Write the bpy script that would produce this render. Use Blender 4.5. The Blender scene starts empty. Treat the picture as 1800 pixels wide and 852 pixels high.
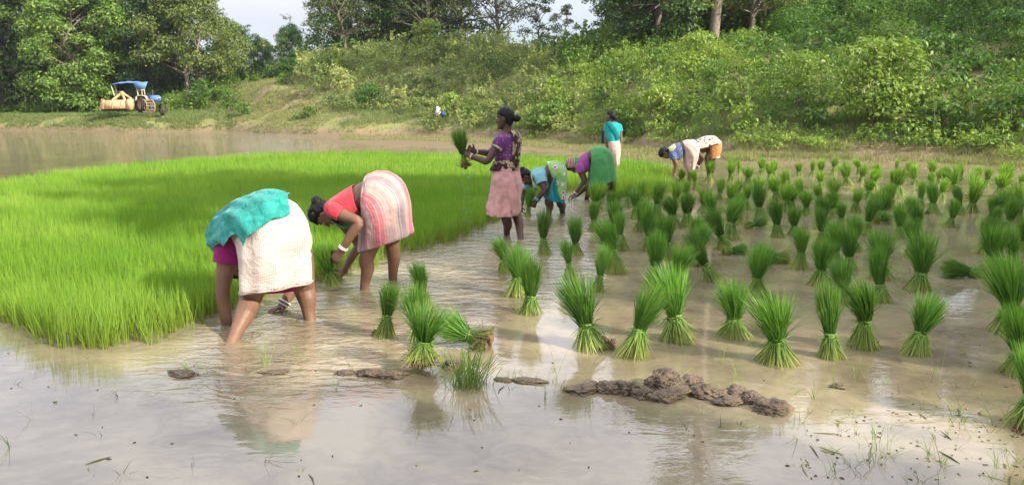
import bpy, bmesh, math, random
import numpy as np
from mathutils import Vector, Matrix, noise
random.seed(7); RG = np.random.default_rng(11)
sc = bpy.context.scene
COL = sc.collection
# ------------------------------------------------------------------ camera
F = 1386.0; CAMH = 1.42; PITCH = math.atan((426-195)/F)
cam_d = bpy.data.cameras.new('camera'); cam = bpy.data.objects.new('camera', cam_d); COL.objects.link(cam)
cam_d.sensor_fit = 'HORIZONTAL'; cam_d.sensor_width = 36; cam_d.lens = 36*F/1800
cam_d.clip_start = .05; cam_d.clip_end = 3000
cam.location = (0, 0, CAMH); cam.rotation_euler = (math.pi/2-PITCH, 0, 0)
sc.camera = cam
# ------------------------------------------------------------------ sky and sun
SUN = Vector((0.76, -0.50, 0.52)).normalized()
EL = math.asin(SUN.z); AZ = math.atan2(SUN.x, SUN.y)
w = bpy.data.worlds.new('World'); sc.world = w; w.use_nodes = True
nt = w.node_tree; nt.nodes.clear()
wo = nt.nodes.new('ShaderNodeOutputWorld'); bg = nt.nodes.new('ShaderNodeBackground'); bg.inputs[1].default_value = .128
sky = nt.nodes.new('ShaderNodeTexSky'); sky.sky_type = 'NISHITA'; sky.sun_disc = False
sky.sun_elevation = EL; sky.sun_rotation = AZ; sky.air_density = 1.0; sky.dust_density = 2.0; sky.ozone_density = 1.5
tc = nt.nodes.new('ShaderNodeTexCoord'); mp = nt.nodes.new('ShaderNodeMapping'); mp.inputs['Scale'].default_value = (1.6, 1.6, 4.5)
nz = nt.nodes.new('ShaderNodeTexNoise'); nz.inputs['Scale'].default_value = 1.3; nz.inputs['Detail'].default_value = 6; nz.inputs['Roughness'].default_value = .55
cr = nt.nodes.new('ShaderNodeValToRGB'); cr.color_ramp.elements[0].position = .34; cr.color_ramp.elements[1].position = .62
cr.color_ramp.elements[0].color = (.38, .38, .38, 1); cr.color_ramp.elements[1].color = (1, 1, 1, 1)
mx = nt.nodes.new('ShaderNodeMix'); mx.data_type = 'RGBA'; sg = nt.nodes.new('ShaderNodeSeparateXYZ'); nt.links.new(tc.outputs['Generated'], sg.inputs[0]); gm = nt.nodes.new('ShaderNodeMapRange'); gm.inputs[1].default_value = .10; gm.inputs[2].default_value = .34; gm.inputs[3].default_value = .50; gm.inputs[4].default_value = 1.28
nt.links.new(sg.outputs['Z'], gm.inputs[0]); vs = nt.nodes.new('ShaderNodeVectorMath'); vs.operation = 'SCALE'; vs.inputs[0].default_value = (7.4, 7.6, 8.5); nt.links.new(gm.outputs[0], vs.inputs['Scale']); nt.links.new(vs.outputs[0], mx.inputs['B'])
nt.links.new(tc.outputs['Generated'], mp.inputs[0]); nt.links.new(mp.outputs[0], nz.inputs[0]); nt.links.new(nz.outputs[0], cr.inputs[0])
nt.links.new(cr.outputs[0], mx.inputs['Factor']); nt.links.new(sky.outputs[0], mx.inputs['A']); nt.links.new(mx.outputs['Result'], bg.inputs[0]); nt.links.new(bg.outputs[0], wo.inputs[0])
sl = bpy.data.lights.new('sun', 'SUN'); sl.energy = 5.0; sl.angle = math.radians(.6); sl.color = (1, .93, .80)
so = bpy.data.objects.new('sun', sl); COL.objects.link(so); so.rotation_euler = (-SUN).to_track_quat('-Z', 'Y').to_euler(); so.location = SUN*60
sc.view_settings.view_transform = 'Standard'; sc.view_settings.look = 'None'; sc.view_settings.gamma = 1; sc.view_settings.use_curve_mapping = False
sc.view_settings.exposure = 0.76
sc.render.engine = 'CYCLES'; sc.cycles.max_bounces = 7; sc.cycles.transparent_max_bounces = 6; sc.cycles.diffuse_bounces = 3

# ------------------------------------------------------------------ helpers
CP, SP = math.cos(PITCH), math.sin(PITCH)
def ray(px, py):
    x = (px-900)/F; y = (426-py)/F
    return Vector((x, CP + y*SP, -SP + y*CP))
def U(px, py, Y):
    r = ray(px, py); return Vector((0, 0, CAMH)) + r*(Y/r.y)
def G(px, py, z=0.0):
    r = ray(px, py); return Vector((0, 0, CAMH)) + r*((z-CAMH)/r.z)

def tag(o, label=None, cat=None, group=None, kind=None):
    if label: o['label'] = label
    if cat: o['category'] = cat
    if group: o['group'] = group
    if kind: o['kind'] = kind
    return o
def empty(name, loc, label, cat, group=None, kind=None, rz=0):
    o = bpy.data.objects.new(name, None); COL.objects.link(o); o.location = loc; o.rotation_euler = (0, 0, rz); o.empty_display_size = .1
    return tag(o, label, cat, group, kind)
def link(name, me, mat=None, parent=None, keep_world=True):
    o = bpy.data.objects.new(name, me); COL.objects.link(o)
    if mat and not me.materials: me.materials.append(mat)
    if parent:
        o.parent = parent
        if keep_world: o.matrix_parent_inverse = parent_inv(parent)
    return o
def parent_inv(p):
    m = Matrix.Identity(4); q = p
    chain = []
    while q is not None: chain.append(q); q = q.parent
    for q in reversed(chain): m = m @ q.matrix_parent_inverse @ q.matrix_basis
    return m.inverted()
def copy_tree(o, parent=None):
    c = o.copy(); COL.objects.link(c)
    if parent: c.parent = parent
    for ch in [x for x in o.children]: copy_tree(ch, c)
    return c

def npmesh(name, V, FS, smooth=False, attrs=None):
    """V (n,3); FS list of face arrays (m,k) with the same or mixed k."""
    me = bpy.data.meshes.new(name)
    V = np.ascontiguousarray(V, dtype=np.float32)
    me.vertices.add(len(V)); me.vertices.foreach_set('co', V.ravel())
    if not isinstance(FS, (list, tuple)): FS = [FS]
    FS = [f for f in FS if len(f)]
    li = np.concatenate([f.ravel() for f in FS]).astype(np.int32)
    cnt = np.concatenate([np.full(len(f), f.shape[1], np.int32) for f in FS])
    st = np.concatenate([[0], np.cumsum(cnt)[:-1]]).astype(np.int32)
    me.loops.add(len(li)); me.loops.foreach_set('vertex_index', li)
    me.polygons.add(len(cnt)); me.polygons.foreach_set('loop_start', st); me.polygons.foreach_set('loop_total', cnt)
    if smooth: me.polygons.foreach_set('use_smooth', np.ones(len(cnt), bool))
    me.update(calc_edges=True)
    for k, a in (attrs or {}).items():
        at = me.attributes.new(k, 'FLOAT', 'POINT'); at.data.foreach_set('value', np.ascontiguousarray(a, dtype=np.float32))
    return me

# ---- materials
MATS = {}
def mat(name, col=(.5, .5, .5), rough=.8, spec=.3, metal=0, var=.15, scale=12, bump=0, bscale=60, sss=0):
    if name in MATS: return MATS[name]
    m = bpy.data.materials.new(name); m.use_nodes = True; n = m.node_tree; b = n.nodes['Principled BSDF']
    b.inputs['Roughness'].default_value = rough; b.inputs['Metallic'].default_value = metal; b.inputs['Specular IOR Level'].default_value = spec
    t = n.nodes.new('ShaderNodeTexCoord'); z = n.nodes.new('ShaderNodeTexNoise'); z.inputs['Scale'].default_value = scale; z.inputs['Detail'].default_value = 5
    n.links.new(t.outputs['Object'], z.inputs[0])
    r = n.nodes.new('ShaderNodeMapRange'); r.inputs[1].default_value = .3; r.inputs[2].default_value = .7; r.inputs[3].default_value = 1-var; r.inputs[4].default_value = 1+var
    n.links.new(z.outputs[0], r.inputs[0])
    v = n.nodes.new('ShaderNodeVectorMath'); v.operation = 'SCALE'; v.inputs[0].default_value = col; n.links.new(r.outputs[0], v.inputs['Scale'])
    n.links.new(v.outputs[0], b.inputs['Base Color'])
    if bump:
        z2 = n.nodes.new('ShaderNodeTexNoise'); z2.inputs['Scale'].default_value = bscale; z2.inputs['Detail'].default_value = 4
        n.links.new(t.outputs['Object'], z2.inputs[0])
        bp = n.nodes.new('ShaderNodeBump'); bp.inputs['Strength'].default_value = bump; bp.inputs['Distance'].default_value = .02
        n.links.new(z2.outputs[0], bp.inputs['Height']); n.links.new(bp.outputs[0], b.inputs['Normal'])
    MATS[name] = m; m['colnode'] = v.name
    return m

def leafmat(name, c_dark, c_light, tr=.35, attr=None, c_base=None, rough=.5, spec=.35, big=.25, tint=None):
    """foliage: random tone per leaf; optional attribute t (0 at base, 1 at tip) fading from c_base; 'tone' attribute mixes to tint."""
    m = bpy.data.materials.new(name); m.use_nodes = True; n = m.node_tree; n.nodes.clear()
    out = n.nodes.new('ShaderNodeOutputMaterial'); pb = n.nodes.new('ShaderNodeBsdfPrincipled'); ts = n.nodes.new('ShaderNodeBsdfTranslucent'); ms = n.nodes.new('ShaderNodeMixShader')
    ms.inputs[0].default_value = tr; pb.inputs['Roughness'].default_value = rough; pb.inputs['Specular IOR Level'].default_value = spec
    geo = n.nodes.new('ShaderNodeNewGeometry')
    m1 = n.nodes.new('ShaderNodeMix'); m1.data_type = 'RGBA'; m1.inputs['A'].default_value = (*c_dark, 1); m1.inputs['B'].default_value = (*c_light, 1)
    n.links.new(geo.outputs['Random Per Island'], m1.inputs['Factor']); cur = m1.outputs['Result']
    if tint:
        at = n.nodes.new('ShaderNodeAttribute'); at.attribute_name = 'tone'
        m3 = n.nodes.new('ShaderNodeMix'); m3.data_type = 'RGBA'; m3.inputs['B'].default_value = (*tint, 1)
        n.links.new(at.outputs['Fac'], m3.inputs['Factor']); n.links.new(cur, m3.inputs['A']); cur = m3.outputs['Result']
    if c_base:
        at = n.nodes.new('ShaderNodeAttribute'); at.attribute_name = 't'
        m2 = n.nodes.new('ShaderNodeMix'); m2.data_type = 'RGBA'; m2.inputs['A'].default_value = (*c_base, 1)
        n.links.new(at.outputs['Fac'], m2.inputs['Factor']); n.links.new(cur, m2.inputs['B']); cur = m2.outputs['Result']
    hs = n.nodes.new('ShaderNodeHueSaturation'); oi = n.nodes.new('ShaderNodeObjectInfo')
    r1 = n.nodes.new('ShaderNodeMapRange'); r1.inputs[3].default_value = 1-big; r1.inputs[4].default_value = 1+big
    n.links.new(oi.outputs['Random'], r1.inputs[0]); n.links.new(r1.outputs[0], hs.inputs['Value']); n.links.new(cur, hs.inputs['Color'])
    n.links.new(hs.outputs[0], pb.inputs['Base Color'])
    vm = n.nodes.new('ShaderNodeVectorMath'); vm.operation = 'MULTIPLY'; vm.inputs[1].default_value = (1.15, 1.25, .6)
    n.links.new(hs.outputs[0], vm.inputs[0]); n.links.new(vm.outputs[0], ts.inputs[0])
    n.links.new(pb.outputs[0], ms.inputs[1]); n.links.new(ts.outputs[0], ms.inputs[2]); n.links.new(ms.outputs[0], out.inputs[0])
    return m

# ------------------------------------------------------------------ terrain
CPX = [-1500, 0, 230, 400, 480, 560, 620, 700, 850, 960, 1050, 1150, 1300, 1500, 1800, 3000]
CD = [62, 60, 54, 54, 50, 47, 46, 46, 42, 37, 34, 29, 24.8, 23.5, 20.5, 14]
CF = [62, 60, 54, 54, 50, 40, 33, 31, 30, 28, 26.5, 24, 21.9, 21, 18.9, 12.5]
CS = [0, 1, 3, 6, 10, 15, 20, 30, 60, 400]
L = [0, .5, 1.0, 1.1, 1.15, 1.2, 1.3, 1.6, 3, 4]
CZ = [L, L, L, [0, .5, 1, 1.2, 2.2, 3.2, 3.6, 3.8, 4, 4], [0, .5, 1, 1.6, 3.3, 3.8, 3.9, 4, 4.5, 5], [0, .5, 1, 1.5, 2.8, 4.0, 4.5, 5, 5, 5],
      [0, .5, 1, 1.5, 2.7, 4.2, 4.9, 5, 5, 5], [0, .6, 1.1, 1.5, 2.6, 4.6, 5.4, 5.6, 5, 5], [0, .5, 1, 1.6, 3.0, 4.8, 5.4, 5.4, 5, 5], [0, .5, 1, 1.8, 3.2, 4.2, 4.4, 4.4, 5, 5],
      [0, .4, 1, 2, 3.2, 4.3, 5, 5.2, 6, 6], [0, .4, 1, 2, 3.2, 4.3, 5, 5.4, 6, 6], [0, .4, 1, 2, 3.2, 4.3, 5, 5.6, 6, 6], [0, .4, 1, 2, 3.4, 4.8, 5.8, 6.6, 7, 7],
      [0, .4, 1, 2, 3.4, 4.8, 6, 7, 8, 8], [0, .4, 1, 2, 3.4, 4.8, 6, 7, 8, 8]]
CZ = np.array(CZ)
def tz(u, s):
    col = np.array([np.interp(u, CPX, CZ[:, k]) for k in range(len(CS))])
    return float(np.interp(s, CS, col))
def shore(u): return float(np.interp(u, CPX, CD))
def gnoise(x, y): return noise.fractal(Vector((x*.35, y*.35, 3.1)), 1, 2, 4)
def us_point(u, s, extra=0.0):
    Y = shore(u)+s; X = (u-900)/F*Y
    z = tz(u, s) + (gnoise(X, Y)*.16*min(1, max(0, s)/1.5) if s > 0 else 0)
    return Vector((X, Y, z+extra))
def build_ground():
    us = np.arange(-1800, 3601, 16.0)
    ss = [-40, -20] + list(np.linspace(-16, 0, 14)) + list(np.arange(.3, 8, .35)) + list(np.arange(8, 34, .8)) + [36, 40, 46, 54, 66, 90, 140, 250, 500]
    V = []
    for u in us:
        D = shore(u); Fd = float(np.interp(u, CPX, CF)) - D
        Fd += 1.2*noise.noise(Vector((u*.02, 2, 0)))
        for s in ss:
            Y = max(D+s, 1.0+0.002*(s+60)); X = (u-900)/F*Y
            if s < 0:
                flat = D > 1 and s > Fd and Fd < -.5
                if flat: z = .015+.05*(1-s/Fd)+.035*noise.noise(Vector((X*1.5, Y*1.2, 0)))
                else: z = -.12 - min(.3, .1*abs(s-Fd))
            else: z = us_point(u, s).z + (.02 if s < .4 else 0)
            V.append((X, Y, z))
    n = len(ss); m = len(us)
    i = np.arange((m-1)*n).reshape(m-1, n)[:, :-1].ravel()
    Fc = np.stack([i, i+n, i+n+1, i+1], 1)
    return link('ground', npmesh('ground', np.array(V), Fc, True))
ground = tag(build_ground(), kind='structure')
def ground_material():
    m = bpy.data.materials.new('earth'); m.use_nodes = True; n = m.node_tree; b = n.nodes['Principled BSDF']; b.inputs['Roughness'].default_value = .9; b.inputs['Specular IOR Level'].default_value = .15
    geo = n.nodes.new('ShaderNodeNewGeometry'); sep = n.nodes.new('ShaderNodeSeparateXYZ'); n.links.new(geo.outputs['Position'], sep.inputs[0])
    def noise_n(s, d=6):
        z = n.nodes.new('ShaderNodeTexNoise'); z.inputs['Scale'].default_value = s; z.inputs['Detail'].default_value = d; n.links.new(geo.outputs['Position'], z.inputs[0]); return z
    n1, n2 = noise_n(.45), noise_n(6)
    gr = n.nodes.new('ShaderNodeMix'); gr.data_type = 'RGBA'; gr.inputs['A'].default_value = (.15, .18, .05, 1); gr.inputs['B'].default_value = (.29, .27, .11, 1); n.links.new(n2.outputs[0], gr.inputs['Factor'])
    so_ = n.nodes.new('ShaderNodeMix'); so_.data_type = 'RGBA'; so_.inputs['A'].default_value = (.19, .135, .07, 1); so_.inputs['B'].default_value = (.33, .26, .15, 1); n.links.new(n2.outputs[0], so_.inputs['Factor'])
    # bare soil: low near the water and in patches
    mr = n.nodes.new('ShaderNodeMapRange'); mr.inputs[1].default_value = .05; mr.inputs[2].default_value = .5; mr.inputs[3].default_value = .5; mr.inputs[4].default_value = .0; n.links.new(sep.outputs['Z'], mr.inputs[0])
    ad = n.nodes.new('ShaderNodeMath'); ad.operation = 'ADD'; n.links.new(mr.outputs[0], ad.inputs[0]); n.links.new(n1.outputs[0], ad.inputs[1])
    st = n.nodes.new('ShaderNodeMapRange'); st.inputs[1].default_value = .56; st.inputs[2].default_value = .66; n.links.new(ad.outputs[0], st.inputs[0])
    mm = n.nodes.new('ShaderNodeMix'); mm.data_type = 'RGBA'; cur = st.outputs[0]
    for u_, s_, sc3, rad in ((520, 7.6, (1, .7, 1.0), 2.3), (470, 9.0, (1, .7, 1), 1.2), (455, .75, (.28, 1, 1), .85), (330, .7, (.3, 1, 1), .5), (905, 1.0, (.5, 1, 1), .8)):
        c_ = us_point(u_, s_); mp_ = n.nodes.new('ShaderNodeMapping'); mp_.vector_type = 'POINT'; mp_.inputs['Scale'].default_value = sc3; n.links.new(geo.outputs['Position'], mp_.inputs[0])
        dv = n.nodes.new('ShaderNodeVectorMath'); dv.operation = 'DISTANCE'; dv.inputs[1].default_value = (c_.x*sc3[0], c_.y*sc3[1], c_.z*sc3[2]); n.links.new(mp_.outputs[0], dv.inputs[0])
        a1 = n.nodes.new('ShaderNodeMath'); a1.operation = 'MULTIPLY_ADD'; a1.inputs[1].default_value = rad*1.4; n.links.new(n2.outputs[0], a1.inputs[0]); n.links.new(dv.outputs['Value'], a1.inputs[2])
        q_ = n.nodes.new('ShaderNodeMapRange'); q_.inputs[1].default_value = rad*1.7; q_.inputs[2].default_value = rad*1.25; n.links.new(a1.outputs[0], q_.inputs[0])
        m_ = n.nodes.new('ShaderNodeMath'); m_.operation = 'MAXIMUM'; n.links.new(cur, m_.inputs[0]); n.links.new(q_.outputs[0], m_.inputs[1]); cur = m_.outputs[0]
    n.links.new(cur, mm.inputs['Factor']); n.links.new(gr.outputs['Result'], mm.inputs['A']); n.links.new(so_.outputs['Result'], mm.inputs['B'])
    wet = n.nodes.new('ShaderNodeMapRange'); wet.inputs[1].default_value = .03; wet.inputs[2].default_value = .30; wet.inputs[3].default_value = .75; wet.inputs[4].default_value = 1; n.links.new(sep.outputs['Z'], wet.inputs[0])
    wv = n.nodes.new('ShaderNodeVectorMath'); wv.operation = 'SCALE'; n.links.new(mm.outputs['Result'], wv.inputs[0]); n.links.new(wet.outputs[0], wv.inputs['Scale']); n.links.new(wv.outputs[0], b.inputs['Base Color'])
    n3 = noise_n(9, 8); bp = n.nodes.new('ShaderNodeBump'); bp.inputs['Strength'].default_value = .8; bp.inputs['Distance'].default_value = .12
    n.links.new(n3.outputs[0], bp.inputs['Height']); n.links.new(bp.outputs[0], b.inputs['Normal'])
    return m
ground.data.materials.append(ground_material())

# ------------------------------------------------------------------ water
def build_water():
    xs = np.linspace(-120, 120, 25); ys = np.linspace(-40, 90, 14)
    V = [(x, y, 0) for x in xs for y in ys]; n = len(ys)
    i = np.arange((len(xs)-1)*n).reshape(-1, n)[:, :-1].ravel()
    me = npmesh('water', np.array(V), np.stack([i, i+n, i+n+1, i+1], 1))
    o = tag(link('water', me), kind='structure')
    m = bpy.data.materials.new('muddy_water'); m.use_nodes = True; n_ = m.node_tree; b = n_.nodes['Principled BSDF']
    b.inputs['Roughness'].default_value = .02; b.inputs['IOR'].default_value = 1.68; b.inputs['Specular IOR Level'].default_value = .5
    geo = n_.nodes.new('ShaderNodeNewGeometry'); P = geo.outputs['Position']
    def nz(sc_, d, dist=0, stretch=(1, 1, 1)):
        mp = n_.nodes.new('ShaderNodeMapping'); mp.inputs['Scale'].default_value = stretch; n_.links.new(P, mp.inputs[0])
        z = n_.nodes.new('ShaderNodeTexNoise'); z.inputs['Scale'].default_value = sc_; z.inputs['Detail'].default_value = d; z.inputs['Distortion'].default_value = dist
        n_.links.new(mp.outputs[0], z.inputs[0]); return z.outputs[0]
    a = nz(.9, 8, 1.2); ramp = n_.nodes.new('ShaderNodeValToRGB'); e = ramp.color_ramp.elements
    e[0].position = .32; e[0].color = (.155, .122, .075, 1); e[1].position = .68; e[1].color = (.325, .262, .160, 1)
    a2 = nz(5.5, 6, 2.0); am = n_.nodes.new('ShaderNodeMath'); am.operation = 'MULTIPLY_ADD'; am.inputs[1].default_value = .38; n_.links.new(a2, am.inputs[0]); as_ = n_.nodes.new('ShaderNodeMath'); as_.operation = 'SUBTRACT'; as_.inputs[1].default_value = .19; n_.links.new(a, as_.inputs[0]); n_.links.new(as_.outputs[0], am.inputs[2]); a = am.outputs[0]
    n_.links.new(a, ramp.inputs[0]); n_.links.new(ramp.outputs[0], b.inputs['Base Color'])
    # ripple strength: stronger around the wading women
    def blob(x, y, r):
        v = n_.nodes.new('ShaderNodeVectorMath'); v.operation = 'DISTANCE'; v.inputs[1].default_value = (x, y, 0); n_.links.new(P, v.inputs[0])
        q = n_.nodes.new('ShaderNodeMapRange'); q.interpolation_type = 'SMOOTHSTEP'; q.inputs[1].default_value = 0; q.inputs[2].default_value = r; q.inputs[3].default_value = 1; q.inputs[4].default_value = 0
        n_.links.new(v.outputs['Value'], q.inputs[0]); return q.outputs[0]
    bl = None
    for px, py, r in ((780, 470, 2.3), (560, 570, 1.5), (930, 395, 2.2), (1000, 360, 2.5), (500, 640, 1.0)):
        p = G(px, py); q = blob(p.x, p.y, r)
        if bl is None: bl = q
        else:
            mx_ = n_.nodes.new('ShaderNodeMath'); mx_.operation = 'MAXIMUM'; n_.links.new(bl, mx_.inputs[0]); n_.links.new(q, mx_.inputs[1]); bl = mx_.outputs[0]
    sp_ = n_.nodes.new('ShaderNodeSeparateXYZ'); n_.links.new(P, sp_.inputs[0]); fr = n_.nodes.new('ShaderNodeMapRange'); fr.inputs[1].default_value = 13; fr.inputs[2].default_value = 40; fr.inputs[3].default_value = 0; fr.inputs[4].default_value = .55; n_.links.new(sp_.outputs['Y'], fr.inputs[0])
    fm = n_.nodes.new('ShaderNodeMath'); fm.operation = 'MAXIMUM'; n_.links.new(fr.outputs[0], fm.inputs[0]); n_.links.new(bl, fm.inputs[1]); bl = fm.outputs[0]
    st = n_.nodes.new('ShaderNodeMapRange'); st.inputs[3].default_value = .035; st.inputs[4].default_value = 1.0; n_.links.new(bl, st.inputs[0])
    w1 = nz(7, 3, .6, (.75, 1.6, 1)); w2 = nz(26, 2, .3, (.7, 1.5, 1))
    ad = n_.nodes.new('ShaderNodeMath'); ad.operation = 'MULTIPLY_ADD'; ad.inputs[1].default_value = .22; n_.links.new(w2, ad.inputs[0]); n_.links.new(w1, ad.inputs[2])
    bp = n_.nodes.new('ShaderNodeBump'); bp.inputs['Distance'].default_value = .034; n_.links.new(st.outputs[0], bp.inputs['Strength']); n_.links.new(ad.outputs[0], bp.inputs['Height']); n_.links.new(bp.outputs[0], b.inputs['Normal'])
    me.materials.append(m); return o
build_water()

# ------------------------------------------------------------------ foliage generators
def leaf_quads(C, N, S, W=.5, droop=.25, rg=RG):
    """diamond leaves: centre C, normal N, half length S"""
    n = len(C); N = N/np.linalg.norm(N, axis=1, keepdims=True)
    T = rg.normal(size=(n, 3)); T[:, 2] -= droop*2; T -= N*(T*N).sum(1, keepdims=True); T /= np.linalg.norm(T, axis=1, keepdims=True)
    B = np.cross(N, T); S = S[:, None]
    V = np.stack([C-T*S, C+B*S*W+N*S*.18-T*S*.15, C+T*S, C-B*S*W+N*S*.18-T*S*.15], 1).reshape(-1, 3)
    Fq = np.arange(4*n).reshape(n, 4)
    return V, Fq
def lump_leaves(lumps, per, size, up=.55, rg=RG):
    """lumps: (x,y,z,r). leaves on and in each lump; returns C,N,S"""
    Cs, Ns, Ss = [], [], []
    for (x, y, z, r) in lumps:
        k = max(6, int(per*r*r)); d = rg.normal(size=(k, 3)); d[:, 2] = np.abs(d[:, 2])*1.0-.35; d /= np.linalg.norm(d, axis=1, keepdims=True)
        rad = r*(rg.uniform(.55, 1.12, k))[:, None]*np.array([1, 1, .8])
        Cs.append(np.array([x, y, z])+d*rad); nn = d*.7+rg.normal(size=(k, 3))*.55; nn[:, 2] += up; Ns.append(nn); Ss.append(size*rg.uniform(.6, 1.35, k))
    return np.concatenate(Cs), np.concatenate(Ns), np.concatenate(Ss)
def bush_lumps(x, y, z, w_, h, n, rg=RG):
    out = []
    for i in range(n):
        a = rg.uniform(0, 6.28); q = rg.uniform(0, 1)**.6; zz = rg.uniform(.12, 1)
        rr = w_*.5*q*(1-.55*zz**2)
        out.append((x+math.cos(a)*rr, y+math.sin(a)*rr, z+h*zz*.85, w_*rg.uniform(.10, .21)))
    return out
def tube_np(pts, rad, k=7):
    pts = [Vector(p) for p in pts]; V = []; n = len(pts)
    for i, p in enumerate(pts):
        t = (pts[min(i+1, n-1)]-pts[max(i-1, 0)]).normalized(); s = t.orthogonal().normalized() if i == 0 else (s-t*s.dot(t)).normalized(); b = t.cross(s)
        for j in range(k):
            a = 2*math.pi*j/k; V.append(p+(s*math.cos(a)+b*math.sin(a))*rad[i])
    Fq = [(i*k+j, i*k+(j+1) % k, (i+1)*k+(j+1) % k, (i+1)*k+j) for i in range(n-1) for j in range(k)]
    return np.array([tuple(v) for v in V]), np.array(Fq)
class Acc:
    def __init__(s): s.V = []; s.F = {}; s.n = 0; s.A = {}
    def add(s, V, Fq, **at):
        s.V.append(V); s.F.setdefault(Fq.shape[1], []).append(Fq+s.n); s.n += len(V)
        for k, a in at.items(): s.A.setdefault(k, []).append(a if hasattr(a, '__len__') else np.full(len(V), a))
    def mesh(s, name, smooth=False):
        return npmesh(name, np.concatenate(s.V), [np.concatenate(f) for f in s.F.values()], smooth, {k: np.concatenate(a) for k, a in s.A.items()})

BARK = mat('bark', (.17, .135, .10), .95, .1, var=.35, scale=9, bump=.7, bscale=14)
PALEBARK = mat('pale_bark', (.23, .19, .145), .9, .1, var=.25, scale=5, bump=.5, bscale=10)
L_DARK = leafmat('leaf_dark', (.028, .07, .016), (.13, .225, .045), .34, spec=.45)
L_MID = leafmat('leaf_mid', (.06, .12, .02), (.23, .33, .065), .38)
L_PALE = leafmat('leaf_pale', (.11, .16, .03), (.30, .36, .09), .36)
L_OLIVE = leafmat('leaf_olive', (.05, .075, .028), (.19, .22, .09), .34)
L_SCRUB = leafmat('leaf_scrub', (.012, .052, .008), (.125, .255, .032), .34, tint=(.29, .38, .065), big=.05)

L_SCRUB_M = leafmat('leaf_scrub_olive', (.03, .065, .018), (.16, .24, .055), .36, tint=(.36, .39, .13), big=.05)

def make_tree(name, h, cw, seed, leaf, lm, trunk_h=.3, tr_r=None, nl=34, per=130, bark=None, skirt=.18, lumpr=(.10, .19), multi=1):
    rg = np.random.default_rng(seed); tr_r = tr_r or h*.018
    A = Acc(); lumps = []
    for m_ in range(multi):
        ox, oy = (0, 0) if multi == 1 else (rg.uniform(-.6, .6), rg.uniform(-.3, .3))
        p = [Vector((ox, oy, -.5))]; 
        for i in range(1, 6): p.append(Vector((ox+rg.normal()*h*.012*i, oy+rg.normal()*h*.012*i, h*.8*i/5)))
        V, Fq = tube_np(p, [tr_r*(1.25-1.05*i/5) for i in range(6)], 8); A.add(V, Fq)
        for i in range(nl//multi):
            zz = skirt+(1-skirt)*((i+.5)/(nl//multi)); a = i*2.4+rg.uniform(-.5, .5)
            prof = math.sin(math.pi*min(1, (zz-skirt*.5)/(1-skirt*.5)*.80+.14))
            rr = cw*.5*prof*rg.uniform(.45, 1.0)
            e = Vector((ox+math.cos(a)*rr, oy+math.sin(a)*rr, h*zz))
            lumps.append((e.x, e.y, e.z, cw*rg.uniform(*lumpr)))
            tz_ = max(h*trunk_h, h*zz-rr*.7); k = min(4.99, max(0, tz_/(h*.8)*5)); b0 = p[int(k)].lerp(p[min(5, int(k)+1)], k-int(k))
            mid = b0.lerp(e, .55)+Vector((rg.normal(), rg.normal(), rg.uniform(-.2, 1)))*h*.015
            V, Fq = tube_np([b0, mid, e], [tr_r*.38, tr_r*.22, tr_r*.07], 5); A.add(V, Fq)
            for q in range(2):
                e2 = e+Vector((rg.normal(), rg.normal(), rg.normal()*.6+.2))*cw*.11; lumps.append((e2.x, e2.y, e2.z, cw*rg.uniform(.05, .09)))
    C, N, S = lump_leaves(lumps, per, leaf, rg=rg)
    V, Fq = leaf_quads(C, N, S, rg=rg)
    return dict(trunk=A.mesh(name+'_trunk', True), crown=npmesh(name+'_crown', V, Fq), lm=lm, bark=bark or BARK)
def place_tree(P, u, s, label, kind='tree', group=None, sz=1, rz=0, lm=None, cat='tree', dz=0):
    loc = us_point(u, s); loc.z += dz
    r = empty(kind, loc, label, cat, group, rz=rz); r.scale = (sz, sz, sz)
    a = bpy.data.objects.new('trunk', P['trunk']); b = bpy.data.objects.new('crown', P['crown'])
    for o, m_ in ((a, P['bark']), (b, lm or P['lm'])):
        COL.objects.link(o); o.parent = r
        if not o.data.materials: o.data.materials.append(m_)
        if o.data.materials[0] != m_:
            o.material_slots[0].link = 'OBJECT'; o.material_slots[0].material = m_
    return r
TA = make_tree('broad', 15, 11, 1, .17, L_DARK, nl=52, per=175, skirt=.05)
TB = make_tree('round', 13, 9.5, 2, .16, L_MID, nl=46, per=175, skirt=.05)
TC = make_tree('spread', 9.5, 8.0, 3, .13, L_PALE, trunk_h=.25, nl=48, per=230, skirt=.25, multi=2, bark=PALEBARK)
TD = make_tree('slim', 7, 3.2, 4, .12, L_OLIVE, nl=16, per=300, skirt=.3)
TE = make_tree('airy', 14, 10, 5, .14, L_OLIVE, nl=34, per=100, skirt=.3, lumpr=(.07, .15))
TE2 = make_tree('dappled', 14, 10, 15, .15, L_MID, nl=36, per=75, skirt=.25, lumpr=(.07, .16))
TF = make_tree('tall', 20, 10, 6, .17, L_DARK, trunk_h=.4, tr_r=.3, nl=34, per=130, skirt=.42)
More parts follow.
